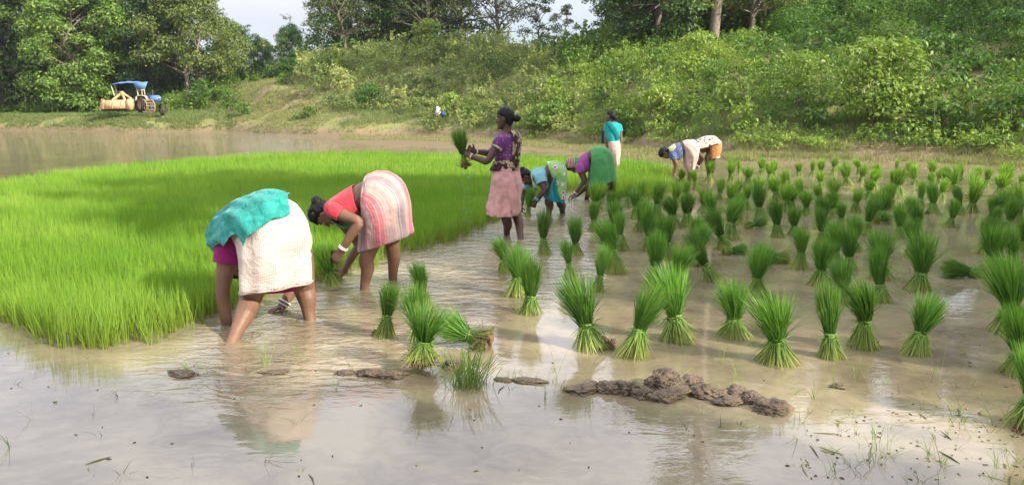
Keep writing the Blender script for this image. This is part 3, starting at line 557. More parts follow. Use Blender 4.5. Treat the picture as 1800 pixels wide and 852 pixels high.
# (x, base y, top y, lean of the top in px, width factor, label or None)
B = [(677,578,490,8,.9,'leftmost upright seedling bundle, alone just left of two close ones'),(748,548,458,-12,.9,'bundle standing behind another, second from the left'),(742,595,500,-14,.95,'bundle with a pale knot, overlapping the one behind it at the left'),
(888,470,407,0,1,'small bundle at the feet of the standing woman'),(908,518,437,6,1,'dark bundle half hidden behind a larger one in mid channel'),(932,550,440,-12,1.1,'large bushy dark bundle standing in the open channel below the standing woman'),
(957,447,372,-12,.95,'tidy bundle directly right of the standing woman\'s legs'),(1012,448,370,-2,1,'bundle behind the narrow one, right of the tidy bundle'),(1002,490,415,-4,.72,'narrow light green bundle left of a dark one in mid channel'),
(1040,612,480,-26,1.05,'tall bundle leaning left beside brown roots, near the mud clods'),(1049,512,420,-2,.85,'dark slim bundle standing just right of the narrow light one'),(1110,625,490,16,1.1,'bundle leaning right with a twisted waist, above the mud clods'),
(1084,480,388,-6,1.05,'wide bundle with whitish dry stems spilling to its right'),(1095,440,372,-4,.95,'bundle behind the one with whitish stems'),(1043,395,353,0,1,'short bundle right of the teal skirt woman'),
(1080,392,333,0,1,None),(1056,352,316,0,1,'short bundle in front of the green skirt woman'),(1077,348,310,0,1,'dark bundle at the right hem of the green skirt woman'),(1104,364,320,0,.8,'slim bundle right of the green skirt woman'),(1125,357,313,-1,.8,'slim bundle with yellow base at the right end of the seedbed'),
(1155,385,318,3,1,'pale bundle with a ragged top near the right end of the seedbed'),(1143,440,358,2,1,'dark bundle with a clean foot beside the open muddy strip'),(1184,400,348,-2,1.2,'broad dark bundle left of its twin'),(1208,398,345,4,1.2,'broad dark bundle touching its twin on the left'),
(1187,355,318,0,.9,None),(1203,352,314,0,.9,None),(1197,322,290,0,1,'bundle at the hands of the bent woman in patterned blue'),(1224,335,297,0,.85,'bundle in front of the pink wrapped legs'),(1246,320,281,-1,.8,'slim pale bundle under the orange skirt'),
(1236,366,328,3,1,None),(1262,345,311,0,1,None),(1281,358,316,0,1,None),(1293,352,312,2,1,None),(1285,320,286,0,1,None),(1284,300,274,-1,.8,'tiny bundle in the farthest row right of the orange skirt'),
(1314,326,289,-4,1,None),(1300,302,277,0,.7,None),(1338,304,277,0,1,None),(1333,346,308,0,1,None),(1336,385,326,0,1,None),(1283,420,345,2,1.25,'dark wide bundle behind the one leaning left, centre of the paddy'),
(1275,438,360,-22,1,'bundle leaning left with a square foot in the centre of the paddy'),(1215,440,380,4,1.1,'loose bundle behind the strongly leaning one'),(1172,455,378,-2,1.2,'bluish green wide bundle left of the centre'),(1150,505,408,-10,1,'bundle with a wide foot, in front of the bluish green one'),
(1184,510,425,2,1.1,'dark bundle tight behind the front one with splayed stems'),(1256,494,402,-48,1,'bundle leaning strongly left with brown roots showing'),(1191,598,476,-6,1.2,'full bundle with evenly splayed stems, third of the near ones from the left'),
(1289,590,475,16,1.1,'bundle leaning right, alone in open water below the leaning one'),(1330,520,418,2,1.15,'bundle with leaves drooping left beside a lying one'),(1366,636,510,4,1.15,'nearest bundle with yellow stem ends, above the right end of the clods'),
(1461,628,490,-12,1.1,'near bundle with thick yellow stem ends and small weeds before it'),(1517,610,486,-4,1.1,'bundle pressed against the right side of a near one with yellow ends'),(1609,620,502,6,1.05,'near bundle standing alone on the right with a clean hourglass shape'),
(1440,500,405,-6,1.05,'dark bundle with a messy foot left of centre right'),(1468,470,393,3,1,'bundle behind the messy footed one'),(1480,532,446,-2,1.05,'dark bundle without visible tie in the right cluster'),(1546,490,404,-4,1.05,'dark bundle with short yellow skirt in the right cluster'),
(1550,530,444,-20,1.1,'bundle leaning left over a yellow foot in the right cluster'),(1492,474,400,4,.9,None),(1604,452,385,2,1.2,'dark bundle hidden behind the one with the pale tie'),(1613,510,408,-4,1.25,'big bundle with a pale knot and a wide green skirt'),
(1748,478,398,-16,1.3,'dark spreading bundle near the right edge, left of its twin'),(1784,474,400,0,1.1,'dark bundle near the right edge, right of its twin'),(1778,585,450,0,1.2,'tall loose bundle cut near the right edge'),(1790,626,540,-4,1.2,'light green bundle lowest but one at the right edge'),
(1812,692,610,0,1.2,'bundle mostly cut off by the right edge, nearest of all'),(1742,412,360,0,1,None),(1770,410,348,0,1.1,None),(1580,418,358,0,1.05,None),(1612,408,355,0,1,None),(1600,392,343,2,1,None),(1520,412,340,12,.95,None),(1476,400,348,0,.8,None),(1448,402,340,4,1.2,None),
(1668,399,345,22,.9,'slim bundle leaning far right among the back rows'),(1706,374,318,4,1.1,None),(1690,378,324,0,1,None),(1677,338,292,-4,1,None),(1710,326,296,0,.8,None),(1757,345,299,2,1.3,None),(1766,362,328,0,1.1,None),(1792,370,320,-6,1,None),
(1790,326,297,2,1.1,None),(1734,318,292,0,.9,None),(1688,314,287,0,.9,None),(1650,324,292,0,.8,None),(1637,328,297,0,1,None),(1640,376,321,-3,1,None),(1616,352,320,0,1,None),(1608,326,289,0,1.1,None),(1577,348,296,0,1.15,None),(1576,304,279,0,.6,None),
(1565,357,324,-2,.9,None),(1490,326,277,0,1.15,None),(1442,306,277,0,1,None),(1444,326,296,0,1.1,None),(1541,310,284,0,1.2,None),(1530,334,292,2,1.25,None),(1404,308,280,3,1.1,None),(1390,322,292,-8,.8,None),(1368,352,300,-16,1,None),(1340,304,277,4,.9,None),
(1410,340,310,-6,1.1,None),(1416,377,332,-2,1,None),(1388,354,325,0,.9,None),(1441,356,321,0,1,None),(1466,355,316,0,1.1,None),(1504,374,327,0,.95,None),(1524,350,309,0,1,None),(1541,366,329,4,1,None),(1563,358,326,0,.6,None),
(1367,417,350,-1,1.05,'upright bundle with a neat yellow foot, left of a darker twin'),(1396,410,358,-6,1,'dark bundle touching its neighbour with a neat yellow foot'),(1661,316,290,0,.9,None),(1428,300,280,0,.8,None),(1362,302,279,0,.8,None),(1720,306,288,0,.8,None),(1770,310,291,0,.9,None)]
rgb = random.Random(4); todo = []
occ = [(b[0], b[1]) for b in B]; rg_ = random.Random(12); tries = 0
while len(B) < 148 and tries < 20000:
    tries += 1; x = rg_.uniform(1040, 1800); yb = rg_.uniform(305, 480)
    if yb > 415 and not (1070 < x < 1260 or 1400 < x < 1520 or 1700 < x): continue
    if x < 1260 and yb < 365: continue
    sp = (yb-195)*.17
    if all(abs(x-a) > sp or abs(yb-b) > sp*.55 for a, b in occ): occ.append((x, yb)); B.append((x, yb, yb-(yb-195)*.275, rg_.gauss(0, 5)*(yb-195)/200, rg_.uniform(.85, 1.2), None))
for (x, yb, yt, dx, wf, lab) in B:
    yb = max(yb, (yt-49.4)/.7465)
    p = G(x, yb); m_px = F/ (p.y*CP + (CAMH)*SP)      # px per metre there
    H = (yb-yt)/m_px*1.0; H = min(H, .50); H *= rgb.uniform(.94, 1.16)
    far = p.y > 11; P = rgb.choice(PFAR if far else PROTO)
    hz = H/.375; sxy = .5*(hz+1.0)*wf*rgb.uniform(.76, 1.0)*(1.04 if far else .88)
    tilt = math.atan2(dx, yb-yt)
    r = put_bundle(P, (p.x, p.y, -.012), lab, (sxy, sxy, hz), (rgb.uniform(-.10, .08), tilt+rgb.gauss(0, .085), 0), yaw=rgb.uniform(0, 6.28))
    if not lab: todo.append((yb, x, r))
    if not far and rgb.random() < .3: root_clump((rgb.uniform(.03, .07), rgb.uniform(-.07, -.03), .0), .035, int(x), r)
# the others are told apart by their row (from the bank towards the viewer) and place in it
def ordinal(n): return ['leftmost', 'second from the left', 'third from the left', 'fourth from the left', 'fifth from the left', 'sixth from the left', 'seventh from the left', 'eighth from the left', 'ninth from the left', 'tenth from the left', 'eleventh from the left', 'twelfth from the left'][n]
rows = ['in the farthest row by the mud bank', 'in the second row from the mud bank', 'in the third row from the mud bank', 'in the fourth row from the mud bank', 'in the fifth row from the mud bank', 'in the sixth row from the mud bank', 'in the seventh row from the mud bank', 'in the eighth row from the mud bank']
rows = rows+['in the ninth row from the mud bank', 'in the tenth row from the mud bank', 'in the eleventh row from the mud bank', 'in the twelfth row from the mud bank']
todo.sort(key=lambda t: t[0]); k = 0; i = 0
while i < len(todo):
    chunk = sorted(todo[i:i+10], key=lambda t: t[1]); i += 10
    for j, (_, _, r) in enumerate(chunk): r['label'] = 'small seedling bundle, %s %s' % (ordinal(j), rows[k])
    k += 1

# lying bundles: axis tipped over into the water
def lying(x, y, ang, tip, label, seed, sc_=1.0, roots=.06, proto=None):
    p = G(x, y); P = PROTO[proto if proto is not None else seed % 6]
    r = put_bundle(P, (p.x, p.y, .03), label, (sc_, sc_, sc_*1.0), (0, 0, 0), group='fallen seedling bundles')
    r.rotation_euler = (Matrix.Rotation(ang, 3, 'Z') @ Matrix.Rotation(tip, 3, 'Y')).to_euler()
    if roots: root_clump((0, 0, .01), roots, seed, r)
    return r
lying(858, 612, math.radians(165), math.radians(72), 'fallen bundle on its side with a big brown root ball, left of the channel', 301, .95, .085, 0)
lying(1308, 402, math.radians(8), math.radians(78), 'dark fallen bundle in the water under a standing one, centre of the paddy', 302, .8, 0, 1)
lying(1385, 462, math.radians(178), math.radians(80), 'fallen bundle with roots pointing right beside one with drooping leaves', 303, 1.0, .05, 2)
lying(1730, 488, math.radians(176), math.radians(80), 'dark fallen bundle trailing to the right of the big pale knotted bundle', 304, 1.0, 0, 3)
lying(1536, 394, math.radians(20), math.radians(70), 'small fallen bundle in the back rows with its leaves to the right', 305, .75, 0, 4)
lying(1270, 448, math.radians(5), math.radians(84), 'thin flattened bundle behind the leaning one, mostly under water', 306, .7, .03, 3)
# near left bundle on its muddy root clump, and the loose tuft before it
p = G(742, 652); r = put_bundle(PROTO[4], (p.x, p.y, .06), 'pale bundle fanning right on a clump of brown muddy roots, nearest at left', (.95, .95, .86), (-.03, .10, 0), yaw=1)
root_clump((0, 0, -.015), .085, 310, r)
def loose_tuft(x, y, h, n, label, seed, wd=.005, lean=(.05, 0), spread=.03, cat='grass tuft', group=None, m=None):
    rg = np.random.default_rng(seed); A = Acc(); P = rg.normal(size=(n, 3))*spread; P[:, 2] = -.02
    add_blades(A, P, h*rg.uniform(.45, 1.15, n), np.full(n, wd), np.array(lean)+rg.normal(size=(n, 2))*h*.28, rg, segs=4)
    p = G(x, y); o = link('grass_tuft', A.mesh('tuft'), m or L_GRN); o.location = p; tag(o, label, cat, group); return o
L_GRN = leafmat('weed_green', (.10, .22, .03), (.20, .34, .06), .3, c_base=(.22, .28, .07), big=.1)
loose_tuft(820, 678, .26, 190, 'loose light green tuft with no tie in front of the muddy rooted bundle', 320, lean=(.03, -.02), spread=.045)
root_ = root_clump((0, 0, 0), .05, 311); root_.name = 'root_clump'; root_.location = G(1068, 612); tag(root_, 'brown tangled root clump between the two near leaning bundles', 'roots')

# weeds sprouting from the water
W = [(472, 640, .20, 9, 'thin upright weed under the woman in teal'), (340, 655, .09, 26, 'sprawling yellow green weed on the left mud patch'), (385, 650, .08, 22, 'low weed right of the left mud patch'), (520, 625, .10, 12, 'faint weed right of the thin upright one'),
     (1640, 672, .26, 6, 'three bladed weed standing alone in the brown water at right'), (1508, 668, .17, 6, 'thin weed below the nearest pair with yellow ends'), (1530, 690, .2, 5, 'thin weed right of the single dark clod'), (1462, 680, .22, 5, 'thin weed left of the single dark clod'),
     (1268, 640, .18, 6, 'bent dry weed behind the tallest clod'), (1680, 740, .16, 22, 'green weed clump with fine blades in the lower right'), (1752, 748, .13, 8, 'dark weed close to the lower right edge'), (1540, 770, .15, 6, 'leaning weed in the pale reflection at lower right'),
     (1562, 790, .15, 6, 'second leaning weed in the pale reflection at lower right'), (1645, 812, .08, 12, 'dark stubby weed among floating bits at lower right'), (1758, 820, .14, 10, 'weed among floating straw in the bottom right corner'), (1300, 668, .18, 9, 'weed growing behind the right clods'),
     (960, 700, .12, 5, 'single upright weed left of the mud clods'), (975, 665, .2, 4, 'single tall thin weed above the left end of the clods'), (1400, 740, .08, 6, 'short weed at the right tip of the clods'), (905, 665, .06, 30, 'flattened yellowish weed on the low mud spot')]
for k, (x, y, h, n, lab) in enumerate(W): loose_tuft(x, y, h, n, lab, 400+k, wd=.0035, lean=(random.uniform(-.03, .03), 0), spread=.018 if n < 15 else .05, cat='weed', group='weeds growing out of the water')

# mud clods
MUD = mat('mud', (.15, .105, .066), .55, .45, var=.45, scale=18, bump=1.0, bscale=60)
def clod(x, y, rx, ry, rz, label, seed, mtl=None, name='mud_clod', yaw=0):
    bm = bmesh.new(); bmesh.ops.create_icosphere(bm, subdivisions=5, radius=1); o3 = Vector((seed*3.1, 0, 0))
    for v in bm.verts:
        d = v.co.normalized(); s1 = noise.fractal(d*1.3+o3, 1, 2, 3)*.48; s2 = abs(noise.noise(d*3.6+o3))*.34; s3 = noise.fractal(d*10+o3, .8, 2, 4)*.13
        v.co = d*(1+s1-s2+s3); v.co = Vector((v.co.x*rx, v.co.y*ry, v.co.z*rz+rz*.25))
        if v.co.z < -.02: v.co.z = -.02
    me = bpy.data.meshes.new(name); bm.to_mesh(me); bm.free()
    for f in me.polygons: f.use_smooth = True
    o = link(name, me, mtl or MUD); o.location = G(x, y); o.rotation_euler.z = yaw; return tag(o, label, 'mud clod', 'lumps of mud rising from the water')
CL = [(1035, 684, .12, .07, .035, 'flat straw covered clod at the left end of the ridge'), (1072, 686, .07, .06, .05, 'straw topped clod second from the left end of the ridge'), (1103, 688, .07, .06, .07, 'pointed clod left of the tallest one'), (1130, 697, .06, .05, .05, 'lumpy clod at the foot of the pointed one'),
      (1160, 702, .07, .05, .05, 'light rounded clod in front of the tallest one'), (1165, 680, .085, .08, .095, 'tallest dark clod in the middle of the ridge'), (1206, 682, .10, .08, .075, 'wide dark clod right of the tallest one'), (1190, 694, .09, .06, .05, 'low clod in front of the wide dark one'),
      (1245, 694, .09, .07, .065, 'clod with dry grass stalks across it'), (1278, 708, .07, .05, .035, 'low wet clod before the right part of the ridge'), (1296, 697, .07, .06, .055, 'rounded clod left of the gap in the ridge'), (1322, 706, .07, .06, .05, 'small clod between two rounded ones at right'),
      (1357, 720, .085, .075, .065, 'large oval clod at the right end of the ridge'), (1472, 680, .035, .03, .02, 'single small dark clod alone in the water'), (320, 657, .09, .05, .02, 'low brown clod under the sprawling weed at left'), (655, 658, .10, .06, .035, 'flat dark clod left of the muddy rooted bundle'),
      (690, 660, .08, .06, .035, 'dark clod touching the muddy rooted bundle'), (795, 645, .06, .05, .045, 'small clod between the muddy rooted bundle and the loose tuft'), (885, 668, .05, .03, .014, 'tiny clod under the flattened weed'), (480, 655, .07, .035, .012, 'thin muddy rise beneath the woman in teal')]
CL += [(608, 656, .06, .04, .016, 'low wet clod left of the dark flat one'), (930, 670, .09, .05, .014, 'thin muddy rise between the loose tuft and the ridge')]
CL = [(x, y, rx*1.04, ry*1.0, rz*.70, l) for x, y, rx, ry, rz, l in CL]
for k, c in enumerate(CL): clod(*c, k+1, yaw=random.uniform(-.6, .6))

# floating bits: straw, broken blades, dark debris
def debris():
    rg = np.random.default_rng(77); A = Acc()
    n = 300; u = rg.uniform(-50, 1850, n); v = np.concatenate([rg.uniform(640, 850, 180), rg.uniform(430, 640, 120)])
    for i in range(n):
        if i % 5 < 3 and i < 180: uu = rg.uniform(1400, 1800); vv = rg.uniform(720, 850)
        else: uu, vv = u[i], v[i]
        p = G(uu, vv)
        if inpoly(np.array([p.x]), np.array([p.y]), poly)[0]: continue
        a = rg.uniform(0, 6.28); l = rg.uniform(.005, .022) if i % 9 else rg.uniform(.05, .13); d = Vector((math.cos(a), math.sin(a), rg.uniform(-.1, .25)*(1 if rg.uniform() < .3 else 0)))*l
        V, Fq = tube_np([p-d*.5+Vector((0, 0, .002)), p+Vector((rg.normal()*.004, rg.normal()*.004, .003)), p+d*.5+Vector((0, 0, .002))], [.0012, rg.uniform(.002, .004), .001], 4)
        A.add(V, Fq, tone=rg.choice([0, 0, 0, .6, 1]))
    m = leafmat('debris', (.03, .022, .015), (.10, .075, .04), 0, tint=(.32, .34, .12), big=0)
    tag(link('floating_debris', A.mesh('debris'), m), 'floating bits of straw, blades and dark debris', 'debris', kind='stuff')
debris()

def weed_scraps():
    rg = np.random.default_rng(91); A = Acc()
    for i in range(150):
        if i < 85: uu, vv = rg.uniform(1390, 1800), rg.uniform(670, 852)
        elif i < 110: uu, vv = rg.uniform(560, 1000), rg.uniform(640, 690)
        elif i < 130: uu, vv = rg.uniform(1180, 1400), rg.uniform(660, 760)
        else: uu, vv = rg.uniform(0, 640), rg.uniform(620, 850)
        p = G(uu, vv); n = int(rg.integers(2, 7)); h = rg.uniform(.02, .09)*(1.5 if i % 9 == 0 else 1)
        P_ = np.tile(np.array([p.x, p.y, -.01]), (n, 1))+rg.normal(size=(n, 3))*[.006, .006, 0]
        n0 = A.n; add_blades(A, P_, h*rg.uniform(.5, 1.2, n), np.full(n, .0032), rg.normal(size=(n, 2))*h*.7, rg, segs=3)
        A.A.setdefault('tone', []).append(np.full(A.n-n0, float(rg.choice([0, 0, .3, .8]))))
    tag(link('weed_scraps', A.mesh('weed_scraps'), leafmat('scraps', (.10, .18, .03), (.22, .32, .07), .2, tint=(.05, .04, .025), big=0)), 'small sparse weed sprigs and stubble poking from the shallow water', 'weeds', kind='stuff')
weed_scraps()

# ------------------------------------------------------------------ people
SKIN = mat('skin', (.092, .046, .030), .5, .35, var=.22, scale=9, bump=.12, bscale=70)
SKIN_L = mat('skin_light', (.185, .096, .058), .5, .35, var=.22, scale=9, bump=.12, bscale=70)
HAIR = mat('black_hair', (.006, .005, .005), .55, .22, var=.4, scale=90, bump=.25, bscale=90)
EYEW = mat('eye_white', (.55, .5, .45), .3, var=.0); 
def ring(c, o, s, k=20, phis=None):
    phis = phis if phis is not None else [2*math.pi*i/k for i in range(k)]
    return [c+o*math.cos(p)+s*math.sin(p) for p in phis]
def closed_loft(bm, rings, cap=True):
    vs = [[bm.verts.new(p) for p in r] for r in rings]; n = len(rings[0])
    for i in range(len(vs)-1):
        for j in range(n): bm.faces.new((vs[i][j], vs[i][(j+1) % n], vs[i+1][(j+1) % n], vs[i+1][j]))
    if cap:
        for r, rv in ((vs[0], True), (vs[-1], False)):
            c = bm.verts.new(sum((v.co for v in r), Vector())/n)
            for j in range(n): bm.faces.new((c, r[(j+1) % n], r[j]) if rv else (c, r[j], r[(j+1) % n]))
def crom(P, sub=4):
    out = []
    for i in range(len(P)-1):
        a, b, c, d = P[max(i-1, 0)], P[i], P[i+1], P[min(i+2, len(P)-1)]
        for k in range(sub):
            t = k/sub; out.append(.5*((2*b)+(c-a)*t+(2*a-5*b+4*c-d)*t*t+(3*b-a-3*c+d)*t**3))
    out.append(P[-1]); return out
def limb(bm, pts, rad, side=None, asp=1.0, k=12, sub=4, round_end=True):
    P = crom([Vector(p) for p in pts], sub); R = [float(x) for x in crom([np.float64(r) for r in rad], sub)]
    n = len(P); rings = []; s = None
    for i, p in enumerate(P):
        t = (P[min(i+1, n-1)]-P[max(i-1, 0)]).normalized()
        s = (Vector(side) if side is not None else (s or t.orthogonal())); s = (s-t*s.dot(t)).normalized(); b = t.cross(s); r = max(R[i], .002)
        if i == 0 and round_end:
            for q in (.95, .6): rings.append(ring(p-t*r*q, b*r*math.sqrt(1-q*q), s*r*asp*math.sqrt(1-q*q), k))
        rings.append(ring(p, b*r, s*r*asp, k))
        if i == n-1 and round_end:
            for q in (.6, .95): rings.append(ring(p+t*r*q, b*r*math.sqrt(1-q*q), s*r*asp*math.sqrt(1-q*q), k))
    closed_loft(bm, rings)
def ellipsoid(bm, c, ax, k=14, m=9):
    a, b, d = ax; rings = []
    for i in range(1, m):
        th = math.pi*i/m; rings.append(ring(c+d*math.cos(th), a*math.sin(th), b*math.sin(th), k))
    closed_loft(bm, rings)
def hand(bm, w_, d, nrm, th, curl=.5, scale=1.0):
    """w_ wrist, d finger direction, nrm palm normal (fingers curl to it), th thumb side"""
    d = d.normalized(); th = (th-d*th.dot(d)).normalized(); nrm = d.cross(th).normalized()*(1 if d.cross(th).dot(nrm) > 0 else -1); s = scale
    limb(bm, [w_-d*.012*s, w_+d*.03*s, w_+d*.085*s], [.020*s, .017*s, .0155*s], th, 1.9 if True else 1, 10, 3)
    for i, (o, l) in enumerate(((.031, .070), (.0105, .078), (-.0105, .072), (-.031, .056))):
        p = w_+d*.082*s+th*o*s; dd = d+th*(o*3.0); dd.normalize(); pts = [p-dd*.02*s, p]; ang = 0
        for f in (.46, .30, .24):
            ang += curl*(1.0 if f > .4 else 1.15); v = (dd*math.cos(ang)+nrm*math.sin(ang)); p = p+v*l*f*s; pts.append(p)
        limb(bm, pts, [.0095*s, .0092*s, .0085*s, .008*s, .0065*s], None, 1, 8, 2)
    p0 = w_+d*.02*s+th*.022*s; p1 = p0+(d*.5+th*.75+nrm*.25).normalized()*.038*s; p2 = p1+(d*.75+th*.25+nrm*(.3+curl*.4)).normalized()*.030*s; p3 = p2+(d*.8-th*.05+nrm*(.3+curl*.6)).normalized()*.024*s
    limb(bm, [p0, p1, p2, p3], [.014*s, .011*s, .0095*s, .0075*s], None, 1, 8, 2)
HEADP = [(-.116, .018, .078, -.040), (-.102, .036, .088, -.020), (-.075, .052, .087, .030), (-.04, .063, .084, .070), (0, .069, .080, .090), (.035, .073, .084, .097), (.07, .067, .074, .088), (.095, .050, .052, .065), (.112, .020, .020, .032)]
def head(bm, c, f, u, s=1.0):
    f = f.normalized(); u = (u-f*u.dot(f)).normalized(); l = u.cross(f)
    rings = [ring(c+u*z*s+f*(fr-bk)*.5*s, f*(fr+bk)*.5*s, l*w_*s, 18) for z, w_, fr, bk in HEADP]
    closed_loft(bm, rings)
    limb(bm, [c+u*.012*s+f*.078*s, c-u*.012*s+f*.092*s, c-u*.032*s+f*.101*s], [.008*s, .010*s, .012*s], l, 1.05, 8, 2)
    for sg in (-1, 1):
        ellipsoid(bm, c-u*.034*s+f*.090*s+l*sg*.011*s, (f*.009*s, l*.009*s, u*.008*s), 8, 6)
        ellipsoid(bm, c-u*.008*s-f*.004*s+l*sg*.071*s, (f*.018*s, l*.010*s, u*.032*s), 10, 7)
        ellipsoid(bm, c-u*.03*s+f*.055*s+l*sg*.038*s, (f*.024*s, l*.02*s, u*.024*s), 10, 7)
        limb(bm, [c+u*.024*s+f*.079*s+l*sg*.012*s, c+u*.029*s+f*.076*s+l*sg*.036*s], [.007*s, .006*s], None, 1, 8, 2)
    ellipsoid(bm, c-u*.060*s+f*.088*s, (f*.010*s, l*.023*s, u*.0065*s), 10, 6); ellipsoid(bm, c-u*.071*s+f*.086*s, (f*.010*s, l*.019*s, u*.0065*s), 10, 6)
    ellipsoid(bm, c-u*.100*s+f*.078*s, (f*.018*s, l*.020*s, u*.016*s), 10, 6)
    return f, u, l
def finish(name, bm, m, parent, voxel=None, smooth_it=0, thick=0, sub=0):
    bmesh.ops.recalc_face_normals(bm, faces=bm.faces); me = bpy.data.meshes.new(name); bm.to_mesh(me); bm.free()
    o = bpy.data.objects.new(name+'_tmp', me); COL.objects.link(o)
    if voxel: md = o.modifiers.new('r', 'REMESH'); md.mode = 'VOXEL'; md.voxel_size = voxel; md.use_smooth_shade = True
    if smooth_it: md = o.modifiers.new('s', 'SMOOTH'); md.iterations = smooth_it; md.factor = .5
    if thick: md = o.modifiers.new('t', 'SOLIDIFY'); md.thickness = thick; md.offset = 0
    if sub: md = o.modifiers.new('u', 'SUBSURF'); md.levels = sub; md.render_levels = sub
    if voxel or smooth_it or thick or sub:
        bpy.context.view_layer.update(); dg = bpy.context.evaluated_depsgraph_get()
        me2 = bpy.data.meshes.new_from_object(o.evaluated_get(dg)); me2.name = name
    else: me2 = me
    bpy.data.objects.remove(o)
    for p_ in me2.polygons: p_.use_smooth = True
    me2.materials.clear(); me2.materials.append(m)
    return link(name, me2, None, parent)
def cloth(name, rings, m, parent, phi=(0, 2*math.pi), k=48, fold=.012, nf=9, grow=1.0, seed=0, sub=5, foldpow=1.0, thick=.004, wrinkle=.006, hang=None):
    """rings: list of (centre, outer vector, side vector). Lofted thin cloth with folds growing along its length; carries a UV map in metres"""
    C = crom([r[0] for r in rings], sub); O = crom([r[1] for r in rings], sub); S = crom([r[2] for r in rings], sub); n = len(C)
    full = not callable(phi[0]) and not callable(phi[1]) and abs(phi[1]-phi[0]-2*math.pi) < 1e-3; kk = k if full else k+1
    bm = bmesh.new(); uv = bm.loops.layers.uv.new('UVMap'); rows_ = []; vv = 0; meta = {}
    for i in range(n):
        t = i/(n-1); row = []
        if i: vv += (C[i]-C[i-1]).length
        nrm_ = O[i].cross(S[i]).normalized()
        R_ = (O[i].length+S[i].length)*.5
        for j in range(kk):
            p0_ = phi[0](t) if callable(phi[0]) else phi[0]; p1_ = phi[1](t) if callable(phi[1]) else phi[1]
            a = p0_+(p1_-p0_)*j/k; d = O[i]*math.cos(a)+S[i]*math.sin(a)
            f = fold*(t**foldpow)*(math.sin(nf*a+seed+2.0*t)+.5*math.sin(nf*1.7*a+seed*2.3-1.5*t))
            p = C[i]+d*grow; w_ = noise.noise(p*7+Vector((seed, 0, 0)))*wrinkle*1.3+(.35-abs(noise.noise(p*15+Vector((seed, 5, 0)))))*wrinkle*1.1
            p = p+d.normalized()*(f+w_)
            if hang: p = p+hang(a, t)
            v = bm.verts.new(p); row.append(v); meta[v] = (a*R_, vv)
        rows_.append(row)
    Rm = np.mean([(o.length+s.length)*.5 for o, s in zip(O, S)])
    for i in range(n-1):
        for j in range(k):
            j2 = (j+1) % k if full else j+1
            f = bm.faces.new((rows_[i][j], rows_[i][j2], rows_[i+1][j2], rows_[i+1][j]))
            for q, (lp, (ii, jj)) in enumerate(zip(f.loops, ((i, j), (i, j+1), (i+1, j+1), (i+1, j)))):
                lp[uv].uv = (6.28*jj/k*Rm, meta[rows_[ii][0]][1])
    return finish(name, bm, m, parent, thick=thick)
def bangle(c, ax, r, m, parent, th=.005):
    bm = bmesh.new(); ax = ax.normalized(); s = ax.orthogonal().normalized(); b = ax.cross(s); pts = [c+(s*math.cos(2*math.pi*i/20)+b*math.sin(2*math.pi*i/20))*r for i in range(20)]
    rr = []
    for i in range(20):
        rd = (pts[i]-c).normalized(); rr.append([pts[i]+rd*th*math.cos(q)+ax*th*1.1*math.sin(q) for q in (0, 1.26, 2.51, 3.77, 5.03)])
    vs = [[bm.verts.new(p) for p in r_] for r_ in rr]
    for i in range(20):
        for j in range(5): bm.faces.new((vs[i][j], vs[(i+1) % 20][j], vs[(i+1) % 20][(j+1) % 5], vs[i][(j+1) % 5]))
    return finish('bangle', bm, m, parent)
WHITEB = mat('white_bangle', (.75, .72, .66), .35, var=.05); BLACKB = mat('dark_bangle', (.03, .03, .03), .3, var=.05); REDB = mat('red_bangle', (.45, .05, .05), .3, var=.05); TEALB = mat('teal_bangle', (.05, .35, .36), .35, var=.05)
def hair(c, f, u, m, parent, bun=None, s=1.0, bunr=.045, messy=.004, low=-.075):
    f = f.normalized(); u = (u-f*u.dot(f)).normalized(); l = u.cross(f); bm = bmesh.new()
    prof = [(low-.01, .045, -.045, .060), (low+.01, .062, -.022, .085), (-.035, .073, -.006, .098), (0, .079, .022, .108), (.03, .081, .070, .113), (.06, .077, .086, .104), (.09, .060, .070, .082), (.112, .038, .046, .054), (.124, .012, .02, .02)]
    closed_loft(bm, [ring(c+u*z*s+f*(fr-bk)*.5*s, f*(fr+bk)*.5*s, l*w_*s, 24) for z, w_, fr, bk in prof])
    if bun is not None: ellipsoid(bm, c+(f*bun[0]+u*bun[1]+l*bun[2])*s, (f*bunr*s, l*bunr*1.05*s, u*bunr*.9*s), 14, 10); limb(bm, [c-f*.06*s+u*.01*s, c+(f*bun[0]*.85+u*bun[1]+l*bun[2])*s], [.06*s, .035*s], None)
    bmesh.ops.subdivide_edges(bm, edges=bm.edges, cuts=1, use_grid_fill=True)
    for v in bm.verts: v.co += (v.co-c).normalized()*(noise.noise(v.co*45)*messy*1.2+noise.noise(v.co*110)*messy*.7)
    return finish('hair', bm, m, parent, voxel=.006, smooth_it=1)
def eyes(c, f, u, parent, s=1.0):
    f = f.normalized(); u = (u-f*u.dot(f)).normalized(); l = u.cross(f)
    for sg in (-1, 1):
        bm = bmesh.new(); ellipsoid(bm, c+f*.0745*s+l*sg*.031*s+u*.002*s, (f*.009*s, l*.0135*s, u*.0055*s), 10, 6); e = finish('eye', bm, EYEW, parent)
        bm = bmesh.new(); ellipsoid(bm, c+f*.0795*s+l*sg*.031*s+u*.002*s, (f*.0055*s, l*.006*s, u*.0055*s), 8, 6); finish('pupil', bm, HAIR, e)
        bm = bmesh.new(); limb(bm, [c+f*.084*s+l*sg*.014*s+u*.024*s, c+f*.080*s+l*sg*.034*s+u*.030*s, c+f*.066*s+l*sg*.05*s+u*.024*s], [.0028, .003, .002], None, 1, 6, 2); finish('eyebrow', bm, HAIR, parent)

